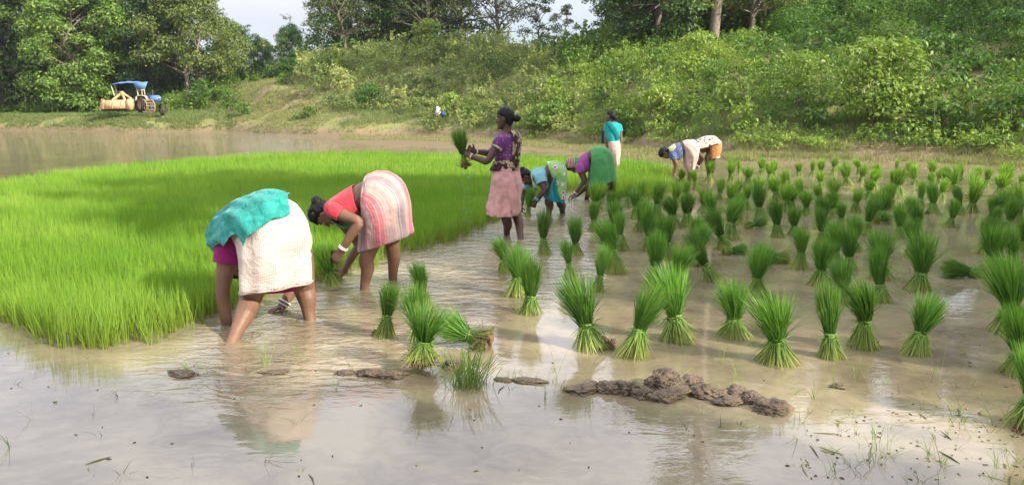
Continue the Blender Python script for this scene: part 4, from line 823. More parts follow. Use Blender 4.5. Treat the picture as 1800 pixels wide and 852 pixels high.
# --- cloth materials with patterns
def cloth_mat(name, build, rough=.85, spec=.15, tr=.12, bump=.55):
    m = bpy.data.materials.new(name); m.use_nodes = True; n = m.node_tree; b = n.nodes['Principled BSDF']; b.inputs['Roughness'].default_value = rough; b.inputs['Specular IOR Level'].default_value = spec
    b.inputs['Sheen Weight'].default_value = .2
    col = build(n)
    t = n.nodes.new('ShaderNodeTexCoord'); z = n.nodes.new('ShaderNodeTexNoise'); z.inputs['Scale'].default_value = 7; z.inputs['Detail'].default_value = 6; n.links.new(t.outputs['Object'], z.inputs[0])
    r = n.nodes.new('ShaderNodeMapRange'); r.inputs[1].default_value = .3; r.inputs[2].default_value = .7; r.inputs[3].default_value = .66; r.inputs[4].default_value = .95; n.links.new(z.outputs[0], r.inputs[0])
    v = n.nodes.new('ShaderNodeVectorMath'); v.operation = 'SCALE'; n.links.new(col, v.inputs[0]); n.links.new(r.outputs[0], v.inputs['Scale']); n.links.new(v.outputs[0], b.inputs['Base Color'])
    z2 = n.nodes.new('ShaderNodeTexNoise'); z2.inputs['Scale'].default_value = 11; z2.inputs['Detail'].default_value = 6; z2.inputs['Distortion'].default_value = 1.4; n.links.new(t.outputs['Object'], z2.inputs[0])
    bp = n.nodes.new('ShaderNodeBump'); bp.inputs['Strength'].default_value = bump; bp.inputs['Distance'].default_value = .03; n.links.new(z2.outputs[0], bp.inputs['Height']); n.links.new(bp.outputs[0], b.inputs['Normal'])
    ts = n.nodes.new('ShaderNodeBsdfTranslucent'); n.links.new(v.outputs[0], ts.inputs[0]); ms = n.nodes.new('ShaderNodeMixShader'); ms.inputs[0].default_value = tr
    out = n.nodes['Material Output']; n.links.new(b.outputs[0], ms.inputs[1]); n.links.new(ts.outputs[0], ms.inputs[2]); n.links.new(ms.outputs[0], out.inputs[0])
    return m
def rgbn(n, c):
    r = n.nodes.new('ShaderNodeRGB'); r.outputs[0].default_value = (*c, 1); return r.outputs[0]
def mixc(n, fac, a, b):
    m = n.nodes.new('ShaderNodeMix'); m.data_type = 'RGBA'; n.links.new(fac, m.inputs['Factor']); n.links.new(a, m.inputs['A']); n.links.new(b, m.inputs['B']); return m.outputs['Result']
def uvxy(n):
    t = n.nodes.new('ShaderNodeUVMap'); s = n.nodes.new('ShaderNodeSeparateXYZ'); n.links.new(t.outputs[0], s.inputs[0]); return s.outputs[0], s.outputs[1], t.outputs[0]
def mathn(n, op, a, b=None, c=None):
    m = n.nodes.new('ShaderNodeMath'); m.operation = op
    for i, x in enumerate((a, b, c)):
        if x is None: continue
        if isinstance(x, (int, float)): m.inputs[i].default_value = x
        else: n.links.new(x, m.inputs[i])
    return m.outputs[0]
def stripe(n, x, period, duty, offset=0.0):
    f = mathn(n, 'FRACT', mathn(n, 'ADD', mathn(n, 'DIVIDE', x, period), offset)); return mathn(n, 'LESS_THAN', f, duty)
def b_check(n):
    u, v, _ = uvxy(n); a = stripe(n, u, .0135, .45); b = stripe(n, v, .0135, .45); both = mathn(n, 'MULTIPLY', a, b); some = mathn(n, 'MULTIPLY', mathn(n, 'ADD', a, b), .28)
    f = mathn(n, 'MINIMUM', mathn(n, 'ADD', mathn(n, 'MULTIPLY', both, .75), mathn(n, 'MULTIPLY', some, .6)), 1); return mixc(n, f, rgbn(n, (.80, .72, .62)), rgbn(n, (.68, .38, .34)))
def b_plaid(n):
    u, v, _ = uvxy(n); c = rgbn(n, (.66, .44, .39))
    c = mixc(n, mathn(n, 'MULTIPLY', stripe(n, u, .34, .26, .10), .85), c, rgbn(n, (.72, .17, .20)))
    c = mixc(n, mathn(n, 'MULTIPLY', stripe(n, u, .34, .17, .62), .85), c, rgbn(n, (.34, .29, .31)))
    c = mixc(n, mathn(n, 'MULTIPLY', stripe(n, u, .042, .14), .55), c, rgbn(n, (.80, .66, .58)))
    c = mixc(n, mathn(n, 'MULTIPLY', stripe(n, u, .17, .07, .3), .7), c, rgbn(n, (.68, .17, .19)))
    for v0, v1, col, s in ((.585, .592, (.5, .10, .14), .8), (.64, .70, (.42, .30, .34), .55), (.655, .662, (.8, .66, .6), .7), (.705, .715, (.6, .12, .15), .8), (.765, .9, (.62, .10, .12), .9)):
        f = mathn(n, 'MULTIPLY', mathn(n, 'MULTIPLY', mathn(n, 'GREATER_THAN', v, v0), mathn(n, 'LESS_THAN', v, v1)), s); c = mixc(n, f, c, rgbn(n, col))
    return c
def b_plain(c1, c2=None, hem=None):
    def f(n):
        t = n.nodes.new('ShaderNodeTexCoord'); z = n.nodes.new('ShaderNodeTexNoise'); z.inputs['Scale'].default_value = 5; n.links.new(t.outputs['Object'], z.inputs[0])
        return mixc(n, z.outputs[0], rgbn(n, c1), rgbn(n, c2 or tuple(x*.8 for x in c1)))
    return f
def b_vor(base, spots, scale, thr, base2=None, rnd=True):
    def f(n):
        t = n.nodes.new('ShaderNodeTexCoord'); z = n.nodes.new('ShaderNodeTexVoronoi'); z.inputs['Scale'].default_value = scale; z.inputs['Randomness'].default_value = .55 if rnd else 0
        n.links.new(t.outputs['Object'], z.inputs[0]); d = z.outputs['Distance']; c = rgbn(n, base)
        if base2:
            z3 = n.nodes.new('ShaderNodeTexNoise'); z3.inputs['Scale'].default_value = scale*.35; n.links.new(t.outputs['Object'], z3.inputs[0]); q = mathn(n, 'GREATER_THAN', z3.outputs[0], .5); c = mixc(n, q, c, rgbn(n, base2))
        for th, col in zip(thr, spots): c = mixc(n, mathn(n, 'LESS_THAN', d, th), c, rgbn(n, col))
        return c
    return f
M_CHECK = cloth_mat('checked_cotton', b_check); M_PLAID = cloth_mat('plaid_cotton', b_plaid)
M_TEAL = cloth_mat('teal_sari', b_vor((.03, .36, .30), [(.20, .52, .42)], 42, [.16], (.05, .44, .38)), tr=.2, bump=.6)
M_MAG = cloth_mat('magenta_cloth', b_plain((.42, .03, .19), (.34, .02, .15))); M_RED = cloth_mat('coral_red_cloth', b_plain((.72, .07, .09), (.62, .05, .07)))
M_PURP = cloth_mat('purple_printed', b_vor((.17, .05, .20), [(.46, .30, .42)], 30, [.24], (.22, .06, .22))); M_PINK = cloth_mat('pink_wrap', b_plain((.86, .47, .42), (.74, .38, .35)), bump=.5)
M_BROWNP = cloth_mat('brown_patterned', b_vor((.55, .42, .24), [(.10, .035, .03), (.6, .3, .07)], 34, [.30, .13], (.07, .03, .03)), bump=.6)
M_GREENC = cloth_mat('green_cloth', b_plain((.10, .36, .15), (.07, .30, .10))); M_LBLUE = cloth_mat('light_blue_cloth', b_plain((.30, .60, .63), (.24, .54, .60)))
M_FLOR = cloth_mat('floral_green_sari', b_vor((.30, .55, .16), [(.82, .74, .66), (.55, .08, .28)], 9, [.30, .16], (.38, .62, .22))); M_TEALS = cloth_mat('teal_petticoat', b_plain((.01, .30, .32), (.01, .22, .26)))
M_GREEN2 = cloth_mat('green_skirt', b_plain((.11, .40, .13), (.08, .32, .09))); M_MAG2 = cloth_mat('pinkish_purple_blouse', b_plain((.45, .10, .34), (.38, .07, .30)))
M_TURQD = cloth_mat('dark_turquoise_sari', b_plain((.01, .30, .33), (.01, .24, .28))); M_TURQ = cloth_mat('turquoise_blouse', b_plain((.02, .46, .46), (.03, .40, .42))); M_PALEP = cloth_mat('pale_pink_wrap', b_plain((.78, .52, .44), (.70, .46, .40)), bump=.5)
M_BLUEP = cloth_mat('blue_printed', b_vor((.10, .14, .30), [(.50, .52, .60)], 30, [.26])); M_ORANGE = cloth_mat('orange_skirt', b_plain((.74, .33, .11), (.62, .26, .09)))
M_BLOT = cloth_mat('brown_blot_cloth', b_vor((.74, .66, .52), [(.13, .05, .045)], 13, [.36])); M_CREAM = cloth_mat('cream_cloth', b_plain((.70, .66, .42), (.58, .62, .30))); M_BLUE = cloth_mat('blue_cloth', b_plain((.05, .16, .50)))
def b_band(n):
    u, v, _ = uvxy(n); c = rgbn(n, (.07, .32, .08)); b_ = mixc(n, stripe(n, v, .022, .5), rgbn(n, (.55, .38, .22)), rgbn(n, (.22, .04, .12)))
    return mixc(n, mathn(n, 'GREATER_THAN', v, .12), c, b_)
M_STRIPE2 = cloth_mat('green_striped_sari_end', b_band)

def side_person(hx, hy, Y, k, ox, oy, fwd=Vector((-1, 0, 0))):
    """returns functions: P(cx,cy,dY) crop pixel -> world at depth Y+dY"""
    return lambda cx, cy, d=0.0: U(ox+cx/k, oy+cy/k, Y+d)
def prof_rings(P, prof, dy=0.0, tilt=0.0):
    """prof: list of (outer cx,cy, inner cx,cy, half depth[, dy]) -> rings with side vector toward the camera"""
    out = []
    for q in prof:
        o = P(q[0], q[1], dy+(q[5] if len(q) > 5 else 0)); i = P(q[2], q[3], dy+(q[5] if len(q) > 5 else 0)); out.append(((o+i)*.5, (o-i)*.5, Vector((tilt*q[4], -q[4], 0))))
    return out
def torso_body(bm, rings, sc_=.90, k=20):
    C = crom([r[0] for r in rings], 4); O = crom([r[1] for r in rings], 4); S = crom([r[2] for r in rings], 4)
    closed_loft(bm, [ring(c, o*sc_, s*sc_, k) for c, o, s in zip(C, O, S)])
def sleeve(name, a, b, r0, r1, m, parent, seed=1):
    ax = (b-a).normalized(); s = ax.orthogonal().normalized(); t = ax.cross(s)
    rr = [(a-ax*.055, s*r0*.35, t*r0*.35), (a-ax*.035, s*r0*.72, t*r0*.72), (a, s*r0*.93, t*r0*.93), (a.lerp(b, .55), s*r0*.96, t*r0*.96), (b, s*r1, t*r1)]
    return cloth(name, rr, m, parent, k=22, fold=.004, nf=4, seed=seed, wrinkle=.006, thick=.003)
GRP = 'women working in the rice paddy'

def wade(bm, knee, foot_px, r_knee=.062, r_ank=.036, z=-.12, hip=None, r_hip=.095, calf=.055, fwd=Vector((-1, 0, 0))):
    """leg from hip through knee to the foot under water; foot_px: pixel where the leg meets the water"""
    g = G(*foot_px); d = (g-knee).normalized(); an = g+d*(.12/max(.3, abs(d.z)))
    pts = [hip, hip.lerp(knee, .5), knee, knee.lerp(g, .38)-fwd*.012, knee.lerp(g, .8), an] if hip else [knee, knee.lerp(g, .4)-fwd*.012, knee.lerp(g, .8), an]
    rad = [r_hip, r_hip*.85, r_knee, calf, r_ank*1.12, r_ank] if hip else [r_knee, calf, r_ank*1.12, r_ank]
    limb(bm, pts, rad)
    limb(bm, [an-fwd*.03-Vector((0, 0, .01)), an+fwd*.08-Vector((0, 0, .03)), an+fwd*.17-Vector((0, 0, .04))], [.03, .034, .02], Vector((0, 1, 0)), 1.2)

# ---------- woman 2: coral blouse and plaid wrap, bent over, seen from her left side
def woman_plaid():
    P = side_person(0, 0, 6.35, 3.704, 530, 290)
    root = empty('person', G(668, 505), 'bent woman in coral red blouse and pink plaid wrap holding seedlings, white bangle on wrist', 'woman', GRP)
    tor = [(150, 262, 188, 330, .075), (172, 238, 225, 345, .155), (250, 184, 322, 348, .165), (335, 135, 392, 316, .145), (418, 88, 420, 290, .150), (520, 60, 440, 300, .175), (600, 85, 450, 350, .18), (640, 150, 480, 380, .175), (630, 230, 520, 360, .15)]
    R = prof_rings(P, tor); bm = bmesh.new(); torso_body(bm, R, .93)
    hc = P(142, 318, -.02); fd = Vector((.10, -.05, -1)); up = Vector((-1, -.1, -.22))
    limb(bm, [P(215, 300), P(172, 305), hc+Vector((.03, 0, 0))], [.062, .052, .05])
    f, u, l = head(bm, hc, fd, up, 1.0)
    # near arm (left), far arm
    sh, el, wr = P(212, 298, -.17), P(372, 372, -.22), P(258, 560, -.20)
    limb(bm, [sh, sh.lerp(el, .5), el, el.lerp(wr, .35), wr], [.056, .048, .040, .040, .027])
    hand(bm, wr, P(205, 628, -.2)-wr, Vector((-.2, .9, -.3)), Vector((-1, .2, .1)), .62)
    sh2, el2, wr2 = P(235, 320, .17), P(372, 520, .20), P(272, 690, .12)
    limb(bm, [sh2, sh2.lerp(el2, .5), el2, el2.lerp(wr2, .35), wr2], [.056, .047, .040, .040, .027])
    hand(bm, wr2, P(215, 745, .05)-wr2, Vector((-.3, -.8, .2)), Vector((-.7, .1, .5)), .55)
    wade(bm, P(425, 600, -.11), (641, 508), hip=P(560, 250, -.09)); wade(bm, P(590, 520, .14), (691, 492), hip=P(590, 240, .09))
    finish('body', bm, SKIN_L, root, voxel=.0062, smooth_it=2)
    hair(hc, f, u, HAIR, root, bun=(-.10, .04, .0), bunr=.05, messy=.010); eyes(hc, f, u, root)
    # blouse, back line from the nape to above the waist
    cloth('blouse', prof_rings(P, [(150, 268, 192, 322, .10), (172, 236, 225, 346, .160), (250, 182, 322, 352, .172), (338, 132, 402, 322, .158)]), M_RED, root, k=48, fold=.004, nf=5, seed=3, grow=1.02)
    sleeve('sleeve', sh+Vector((-.005, 0, .01)), sh.lerp(el, .30), .068, .062, M_RED, root)
    sleeve('sleeve', sh2, sh2.lerp(el2, .3), .068, .062, M_RED, root)
    # green sari end hanging below the chest
    cloth('sari_end', prof_rings(P, [(180, 300, 200, 345, .12), (230, 310, 250, 385, .15), (310, 320, 320, 408, .15), (400, 300, 395, 345, .13)]), M_GREENC, root, phi=(math.pi*.62, math.pi*1.38), k=20, fold=.006, nf=8, grow=1.08, seed=5)
    # plaid wrap
    wr_ = [(418, 76, 402, 296, .160), (470, 48, 398, 345, .185), (560, 50, 392, 395, .198), (640, 100, 384, 445, .205), (692, 200, 376, 500, .208), (708, 320, 372, 535, .212), (726, 442, 370, 556, .218)]
    cloth('wrap_skirt', prof_rings(P, wr_, 0, .0), M_PLAID, root, k=72, fold=.014, nf=7, seed=1.2, foldpow=1.3, wrinkle=.010)
    cloth('waist_roll', prof_rings(P, [(420, 72, 402, 300, .166), (432, 62, 408, 305, .172)]), M_PLAID, root, k=40, fold=.004, nf=6, grow=1.03, sub=3)
    bangle(wr.lerp(el, .10), el-wr, .036, WHITEB, root, .006); bangle(wr.lerp(el, .15), el-wr, .036, WHITEB, root, .005)
    # bunch of seedlings in her hand
    c = P(215, 640, -.17); b = P(222, 785, -.15)
    r = empty('held_seedlings', b, 'bunch of seedlings held down in the water by the woman in coral red', 'seedling bunch', 'seedling bunches held by the women'); ax = (c-b).normalized()
    for k_ in ('leaves', 'stems'):
        o = bpy.data.objects.new(k_, PROTO[3][k_]); COL.objects.link(o); o.parent = r
    r.rotation_euler = Vector((-.35, -.05, 1)).to_track_quat('Z', 'Y').to_euler(); r.scale = (.85, .85, .95)
woman_plaid()

# ---------- woman 1: seen from behind, teal sari end over her back, checked wrap
def woman_check():
    root = empty('person', G(478, 580), 'bent woman seen from behind in white checked wrap with teal cloth over her back', 'woman', GRP)
    H = U(482, 408, 5.12); fw = Vector((-.80, .60, 0)); rt = Vector((.60, .80, 0)); upv = Vector((0, 0, 1)); lf = -rt
    def q(f, u, r=0.0): return H+fw*f+upv*u+rt*r
    def rg_(lst): 
        out = []
        for (fo, uo, fi, ui, wd, *dr) in lst:
            o, i = q(fo, uo), q(fi, ui); sh = rt*(dr[0] if dr else 0); out.append(((o+i)*.5+sh, (o-i)*.5, lf*wd))
        return out
    tor = rg_([(.60, -.10, .50, -.20, .07), (.54, .02, .44, -.19, .15), (.40, .10, .33, -.16, .165), (.24, .165, .24, -.09, .15), (.10, .205, .14, -.12, .18), (-.06, .19, .10, -.16, .21), (-.17, .06, .10, -.18, .20), (-.15, -.10, .08, -.18, .16)])
    bm = bmesh.new(); torso_body(bm, tor, .92)
    hc = q(.50, -.27, .04); fd = Vector((.10, -.1, -1))+fw*.1; up = fw*.8+Vector((0, 0, -.6))
    limb(bm, [q(.50, -.08), q(.56, -.17), hc], [.06, .052, .05]); f, u, l = head(bm, hc, -fw*.6+Vector((0, 0, -.5)), up)
    sh = U(402, 425, 5.22); el = U(391, 515, 5.16); wr = U(397, 556, 5.16)
    limb(bm, [sh, sh.lerp(el, .5), el, wr, G(399, 570)+Vector((0, 0, -.03))], [.066, .060, .047, .040, .030])
    hand(bm, G(399, 568)+Vector((0, 0, .01)), Vector((.2, .1, -1)), Vector((1, 0, 0)), Vector((0, 1, 0)), .5)
    el2 = U(521, 498, 5.62); wr2 = U(496, 538, 5.55); sh2 = q(.46, -.02, .16)
    limb(bm, [sh2, sh2.lerp(el2, .5), el2, el2.lerp(wr2, .4), wr2], [.06, .052, .045, .042, .030]); hand(bm, wr2, U(472, 547, 5.45)-wr2, Vector((0, 0, -1)), Vector((-.2, -1, 0)), .5)
    # legs: picture left is nearer
    kn = U(440, 524, 5.03); wade(bm, kn, (409, 598), r_knee=.074, calf=.066, r_ank=.038, hip=q(.0, -.12, -.10), r_hip=.115, fwd=fw)
    kn2 = U(534, 505, 5.34); wade(bm, kn2, (545, 561), r_knee=.078, calf=.064, r_ank=.040, hip=q(-.02, -.10, .12), r_hip=.13, fwd=fw)
    finish('body', bm, SKIN_L, root, voxel=.007, smooth_it=2); hair(hc, f, u, HAIR, root, bun=(-.10, .0, 0))
    sk = rg_([(.22, .185, .24, -.10, .175), (.10, .235, .20, -.14, .215), (-.05, .225, .19, -.19, .235), (-.165, .14, .19, -.23, .245), (-.21, .0, .19, -.28, .250), (-.205, -.15, .20, -.33, .248), (-.20, -.335, .20, -.395, .252)])
    cloth('checked_wrap', sk, M_CHECK, root, k=90, fold=.013, nf=6, seed=2.2, foldpow=1.4, wrinkle=.009)
    hem = rg_([(-.201, -.330, .20, -.391, .254), (-.201, -.341, .20, -.402, .255)]); cloth('hem', hem, M_CREAMH, root, k=80, fold=.012, nf=6, seed=2.2, sub=2, foldpow=.01)
    cloth('blouse', rg_([(.57, -.05, .50, -.20, .12), (.54, .03, .44, -.20, .165), (.40, .115, .32, -.18, .18), (.27, .165, .26, -.12, .17)]), M_MAG, root, k=40, fold=.004, nf=5)
    sleeve('sleeve', sh+Vector((.02, .02, .07)), sh.lerp(el, .42), .098, .088, M_MAG, root); sleeve('sleeve', sh2, sh2.lerp(el2, .4), .08, .075, M_MAG, root)
    # magenta cloth hanging under the belly between the legs
    cloth('hanging_cloth', [(U(478, 482, 5.15), Vector((.02, .03, 0)), Vector((.12, .03, 0))), (U(486, 500, 5.15), Vector((.03, .06, 0)), Vector((.115, .03, 0))), (U(492, 513, 5.15), Vector((.02, .04, 0)), Vector((.085, .02, 0)))], M_MAG, root, k=30, fold=.006, nf=5)
    # teal sari end: over the back, hanging on her left flank
    tl = rg_([(.57, -.08, .48, -.20, .12), (.53, .04, .43, -.18, .18), (.42, .14, .34, -.20, .215), (.27, .205, .26, -.17, .235), (.13, .252, .22, -.20, .262), (.00, .262, .20, -.26, .275), (-.10, .235, .20, -.30, .285), (-.19, .13, .20, -.34, .29)])
    def hang(a, t):
        q_ = max(0, a-1.15); return lf*(.02*q_)+Vector((0, 0, -.06*q_*(.2+t)))
    cloth('sari_end', tl, M_TEAL, root, phi=(lambda t: -1.0+1.0*max(0, t-.45)/.55+.12*math.sin(t*9), lambda t: 2.0-.75*max(0, t-.4)/.6+.10*math.sin(t*13)), k=80, fold=.010, nf=11, seed=.6, foldpow=.3, wrinkle=.014, hang=hang, grow=1.02)
    for t_ in (.05, .12): bangle(wr2.lerp(el2, t_*1.6), el2-wr2, .040, WHITEB, root, .008)
    bangle(wr2.lerp(el2, .14), el2-wr2, .040, BLACKB, root, .008)
M_CREAMH = cloth_mat('cream_hem', b_plain((.74, .66, .52)))
woman_check()

# ---------- woman 3: standing, holding a bundle up with both hands, facing left
def woman_standing():
    k = 3.278; P = lambda cx, cy, d=0.0: U(780+cx/k, 170+cy/k, 8.9+d)
    root = empty('person', G(905, 417), 'standing woman in purple blouse and plain pink wrap lifting a seedling bunch with both hands', 'woman', GRP)
    tor = [(392, 190, 330, 190, .055), (418, 215, 318, 222, .150), (426, 260, 304, 262, .155), (424, 320, 298, 315, .135), (420, 375, 302, 370, .120), (428, 420, 290, 420, .145), (440, 480, 278, 480, .17), (436, 530, 272, 530, .165), (420, 570, 290, 570, .14)]
    bm = bmesh.new(); torso_body(bm, prof_rings(P, tor), .90)
    hc = P(352, 124); limb(bm, [P(372, 205), P(366, 175), hc+Vector((.02, 0, 0))], [.052, .047, .05])
    f, u, l = head(bm, hc, Vector((-1, .22, -.10)), Vector((-.05, 0, 1)), 1.0)
    sh, el, wr = P(325, 262, -.16), P(250, 372, -.20), P(152, 344, -.10)
    limb(bm, [sh, sh.lerp(el, .5), el, el.lerp(wr, .35), wr], [.054, .045, .038, .038, .025]); hand(bm, wr, P(112, 318, -.02)-wr, Vector((.0, 1, .1)), Vector((0.1, 0, 1)), .60)
    sh2, el2, wr2 = P(335, 262, .15), P(262, 325, .20), P(178, 315, .10)
    limb(bm, [sh2, sh2.lerp(el2, .5), el2, el2.lerp(wr2, .35), wr2], [.054, .045, .038, .038, .025]); hand(bm, wr2, P(136, 298, .04)-wr2, Vector((0, -1, .1)), Vector((0, 0, 1)), .60)
    wade(bm, P(362, 705, -.07), (891, 412), hip=P(350, 540, -.07), r_knee=.058, calf=.052, r_ank=.035); wade(bm, P(418, 680, .08), (916, 420), hip=P(375, 540, .07), r_knee=.058, calf=.050, r_ank=.034)
    finish('body', bm, SKIN, root, voxel=.0065, smooth_it=2)
    hair(hc, f, u, HAIR, root, bun=(-.135, -.015, 0), bunr=.045, messy=.003); eyes(hc, f, u, root)
    cloth('blouse', prof_rings(P, [(412, 222, 322, 205, .125), (420, 232, 314, 225, .155), (428, 265, 300, 265, .162), (427, 320, 293, 320, .145), (424, 392, 296, 385, .132)]), M_PURP, root, k=48, fold=.003, nf=5, grow=1.02, phi=(.28, 2*math.pi-.28))
    sl_ = sleeve('sleeve', sh+Vector((.01, .02, .02)), sh.lerp(el, .28), .072, .064, M_PURP, root); cloth('sleeve_trim', [(sh.lerp(el, q_), (el-sh).normalized().orthogonal().normalized()*.067, (el-sh).normalized().cross((el-sh).normalized().orthogonal().normalized())*.067) for q_ in (.22, .31)], M_CREAMH, root, k=20, fold=0, wrinkle=0, sub=2, grow=1.0)
    sleeve('sleeve', sh2, sh2.lerp(el2, .28), .072, .064, M_PURP, root)
    # patterned cloth: over the far shoulder, down the back, round the waist
    cloth('patterned_scarf', prof_rings(P, [(398, 190, 322, 196, .115), (434, 214, 318, 212, .172), (440, 262, 300, 262, .178), (434, 320, 296, 320, .158), (432, 390, 294, 390, .145)]), M_BROWNP, root, phi=(-.9, 1.15), k=30, fold=.008, nf=9, grow=1.05, foldpow=.2, wrinkle=.009)
    cloth('shoulder_band', prof_rings(P, [(392, 192, 326, 200, .095), (408, 206, 316, 216, .14)]), M_BROWNP, root, phi=(-2.2, .9), k=30, fold=.004, nf=9, grow=1.03, sub=3, foldpow=.1)
    cloth('waist_sash', prof_rings(P, [(424, 352, 292, 372, .142), (432, 385, 284, 395, .155), (434, 420, 270, 425, .165)]), M_BROWNP, root, k=48, fold=.010, nf=13, grow=1.04, foldpow=.1, wrinkle=.008)
    cloth('pink_wrap', prof_rings(P, [(430, 405, 286, 408, .158), (438, 450, 276, 450, .182), (445, 500, 268, 500, .195), (445, 560, 260, 560, .20), (440, 620, 254, 625, .205), (434, 662, 256, 668, .208), (430, 678, 262, 682, .206)]), M_PINK, root, k=80, fold=.015, nf=9, seed=2, wrinkle=.016)
    cloth('wrap_end', [(P(372, 440, -.185), Vector((.02, .01, 0)), Vector((.02, -.01, 0))), (P(392, 530, -.20), Vector((.02, .012, 0)), Vector((.045, -.01, 0))), (P(404, 600, -.205), Vector((.015, .012, 0)), Vector((.04, -.008, 0))), (P(412, 680, -.20), Vector((.01, .01, 0)), Vector((.018, -.004, 0)))], M_PINK, root, k=24, fold=.008, nf=4)
    bangle(wr.lerp(el, .10), el-wr, .032, WHITEB, root, .005); bangle(wr.lerp(el, .14), el-wr, .032, REDB, root, .005); bangle(wr.lerp(el, .05), el-wr, .031, REDB, root, .004); bangle(wr2.lerp(el2, .10), el2-wr2, .032, WHITEB, root, .006); bangle(wr2.lerp(el2, .16), el2-wr2, .032, REDB, root, .005)
    b = P(126, 400, .0); r = empty('held_seedlings', b, 'bunch of seedlings with a brown root ball held up by the standing woman', 'seedling bunch', 'seedling bunches held by the women')
    for k_ in ('leaves', 'stems'):
        o = bpy.data.objects.new(k_, PROTO[0][k_]); COL.objects.link(o); o.parent = r
        if k_ == 'stems': o.scale = (.45, .45, 1)
    root_clump((0, 0, .0), .055, 320, r); r.rotation_euler = Vector((-.22, 0, 1)).to_track_quat('Z', 'Y').to_euler(); r.scale = (.95, .95, 1.18)
    # water dripping from the roots
    rg = np.random.default_rng(3); A = Acc()
    for i in range(90):
        x = b.x+rg.normal()*.05+(.03 if i % 2 else -.02); z = rg.uniform(.02, b.z-.04); y = b.y+rg.normal()*.04; rr = rg.uniform(.0015, .0035)
        V, Fq = tube_np([(x, y, z+rr*3), (x, y, z), (x, y, z-rr*1.2)], [rr*.3, rr, rr*.4], 5); A.add(V, Fq)
    m = bpy.data.materials.new('water_drops'); m.use_nodes = True; pb = m.node_tree.nodes['Principled BSDF']; pb.inputs['Base Color'].default_value = (.8, .85, .8, 1); pb.inputs['Roughness'].default_value = .05; pb.inputs['Transmission Weight'].default_value = .6
    tag(link('water_drops', A.mesh('drops', True), m), 'water drops falling from the lifted seedling roots', 'water drops', kind='stuff')
woman_standing()

# ---------- woman 4: light blue blouse, floral green sari, teal petticoat
def woman_floral():
    k = 7.1; P = lambda cx, cy, d=0.0: U(900+cx/k, 270+cy/k, 10.75+d)
    root = empty('person', G(978, 378), 'bent woman in light blue blouse, floral green sari and teal petticoat behind the standing woman', 'woman', GRP)
    tor = [(222, 225, 250, 330, .075), (262, 200, 300, 370, .15), (330, 180, 372, 400, .16), (400, 165, 450, 380, .14), (450, 115, 500, 320, .145), (545, 105, 500, 340, .17), (630, 145, 510, 380, .175), (650, 250, 540, 400, .15)]
    bm = bmesh.new(); torso_body(bm, prof_rings(P, tor), .92)
    hc = P(165, 290, -.02); limb(bm, [P(275, 280), P(225, 285), hc+Vector((.03, 0, 0))], [.06, .05, .05]); f, u, l = head(bm, hc, Vector((-.25, -.1, -1)), Vector((-1, 0, .35)))
    sh, el, wr = P(350, 310, -.16), P(405, 455, -.20), P(305, 585, -.16)
    limb(bm, [sh, sh.lerp(el, .5), el, el.lerp(wr, .35), wr], [.056, .048, .040, .040, .028]); hand(bm, wr, P(262, 660, -.14)-wr, Vector((-.3, .9, 0)), Vector((-1, 0, .2)), .6)
    sh2, el2, wr2 = P(215, 360, .16), P(135, 520, .2), P(115, 640, .1)
    limb(bm, [sh2, sh2.lerp(el2, .5), el2, wr2], [.054, .048, .040, .028]); hand(bm, wr2, Vector((.1, -.2, -1)), Vector((1, 0, 0)), Vector((0, -1, 0)), .5)
    wade(bm, P(462, 590, -.09), (965, 376), hip=P(570, 300, -.08)); wade(bm, P(605, 610, .12), (989, 374), hip=P(590, 300, .09))
    finish('body', bm, SKIN, root, voxel=.008, smooth_it=2); hair(hc, f, u, HAIR, root, bun=(-.08, .06, 0), bunr=.05); eyes(hc, f, u, root)
    cloth('blouse', prof_rings(P, [(235, 215, 268, 330, .115), (265, 196, 302, 380, .16), (330, 174, 378, 420, .17), (405, 170, 455, 385, .152)]), M_LBLUE, root, k=40, fold=.004, nf=5)
    sleeve('sleeve', sh+Vector((-.01, .02, .03)), sh.lerp(el, .42), .078, .072, M_LBLUE, root); sleeve('sleeve', sh2+Vector((.02, 0, .02)), sh2.lerp(el2, .5), .075, .068, M_LBLUE, root)
    cloth('floral_sari', prof_rings(P, [(432, 108, 500, 300, .155), (535, 88, 505, 350, .185), (630, 118, 505, 400, .195), (676, 200, 500, 440, .20), (682, 310, 505, 470, .20), (674, 430, 520, 510, .20), (662, 560, 560, 560, .19)]), M_FLOR, root, k=56, fold=.010, nf=7)
    cloth('petticoat', prof_rings(P, [(545, 250, 500, 330, .20), (560, 330, 450, 430, .215), (600, 450, 415, 520, .22), (655, 612, 402, 548, .225)]), M_TEALS, root, phi=(lambda t: .75-.6*t, math.pi*1.4), k=44, fold=.022, nf=7, foldpow=.6)
    cloth('sari_end', prof_rings(P, [(238, 225, 262, 350, .15), (232, 260, 270, 430, .17), (262, 330, 330, 450, .17)]), M_CREAM, root, phi=(-.3, 3.6), k=30, fold=.006, nf=9, grow=1.05)
    bangle(wr.lerp(el, .12), el-wr, .036, TEALB, root, .009); bangle(wr.lerp(el, .20), el-wr, .037, TEALB, root, .006)
    b = P(195, 790, -.12); r = empty('held_seedlings', b, 'dark bunch of seedlings held by the woman in light blue blouse', 'seedling bunch', 'seedling bunches held by the women')
    for k_ in ('leaves', 'stems'):
        o = bpy.data.objects.new(k_, PROTO[1][k_]); COL.objects.link(o); o.parent = r
        o.scale = (.8, .8, 1) if k_ == 'leaves' else (.5, .5, 1)
    r.rotation_euler = Vector((.12, 0, 1)).to_track_quat('Z', 'Y').to_euler(); r.scale = (.95, .95, 1.05)
woman_floral()

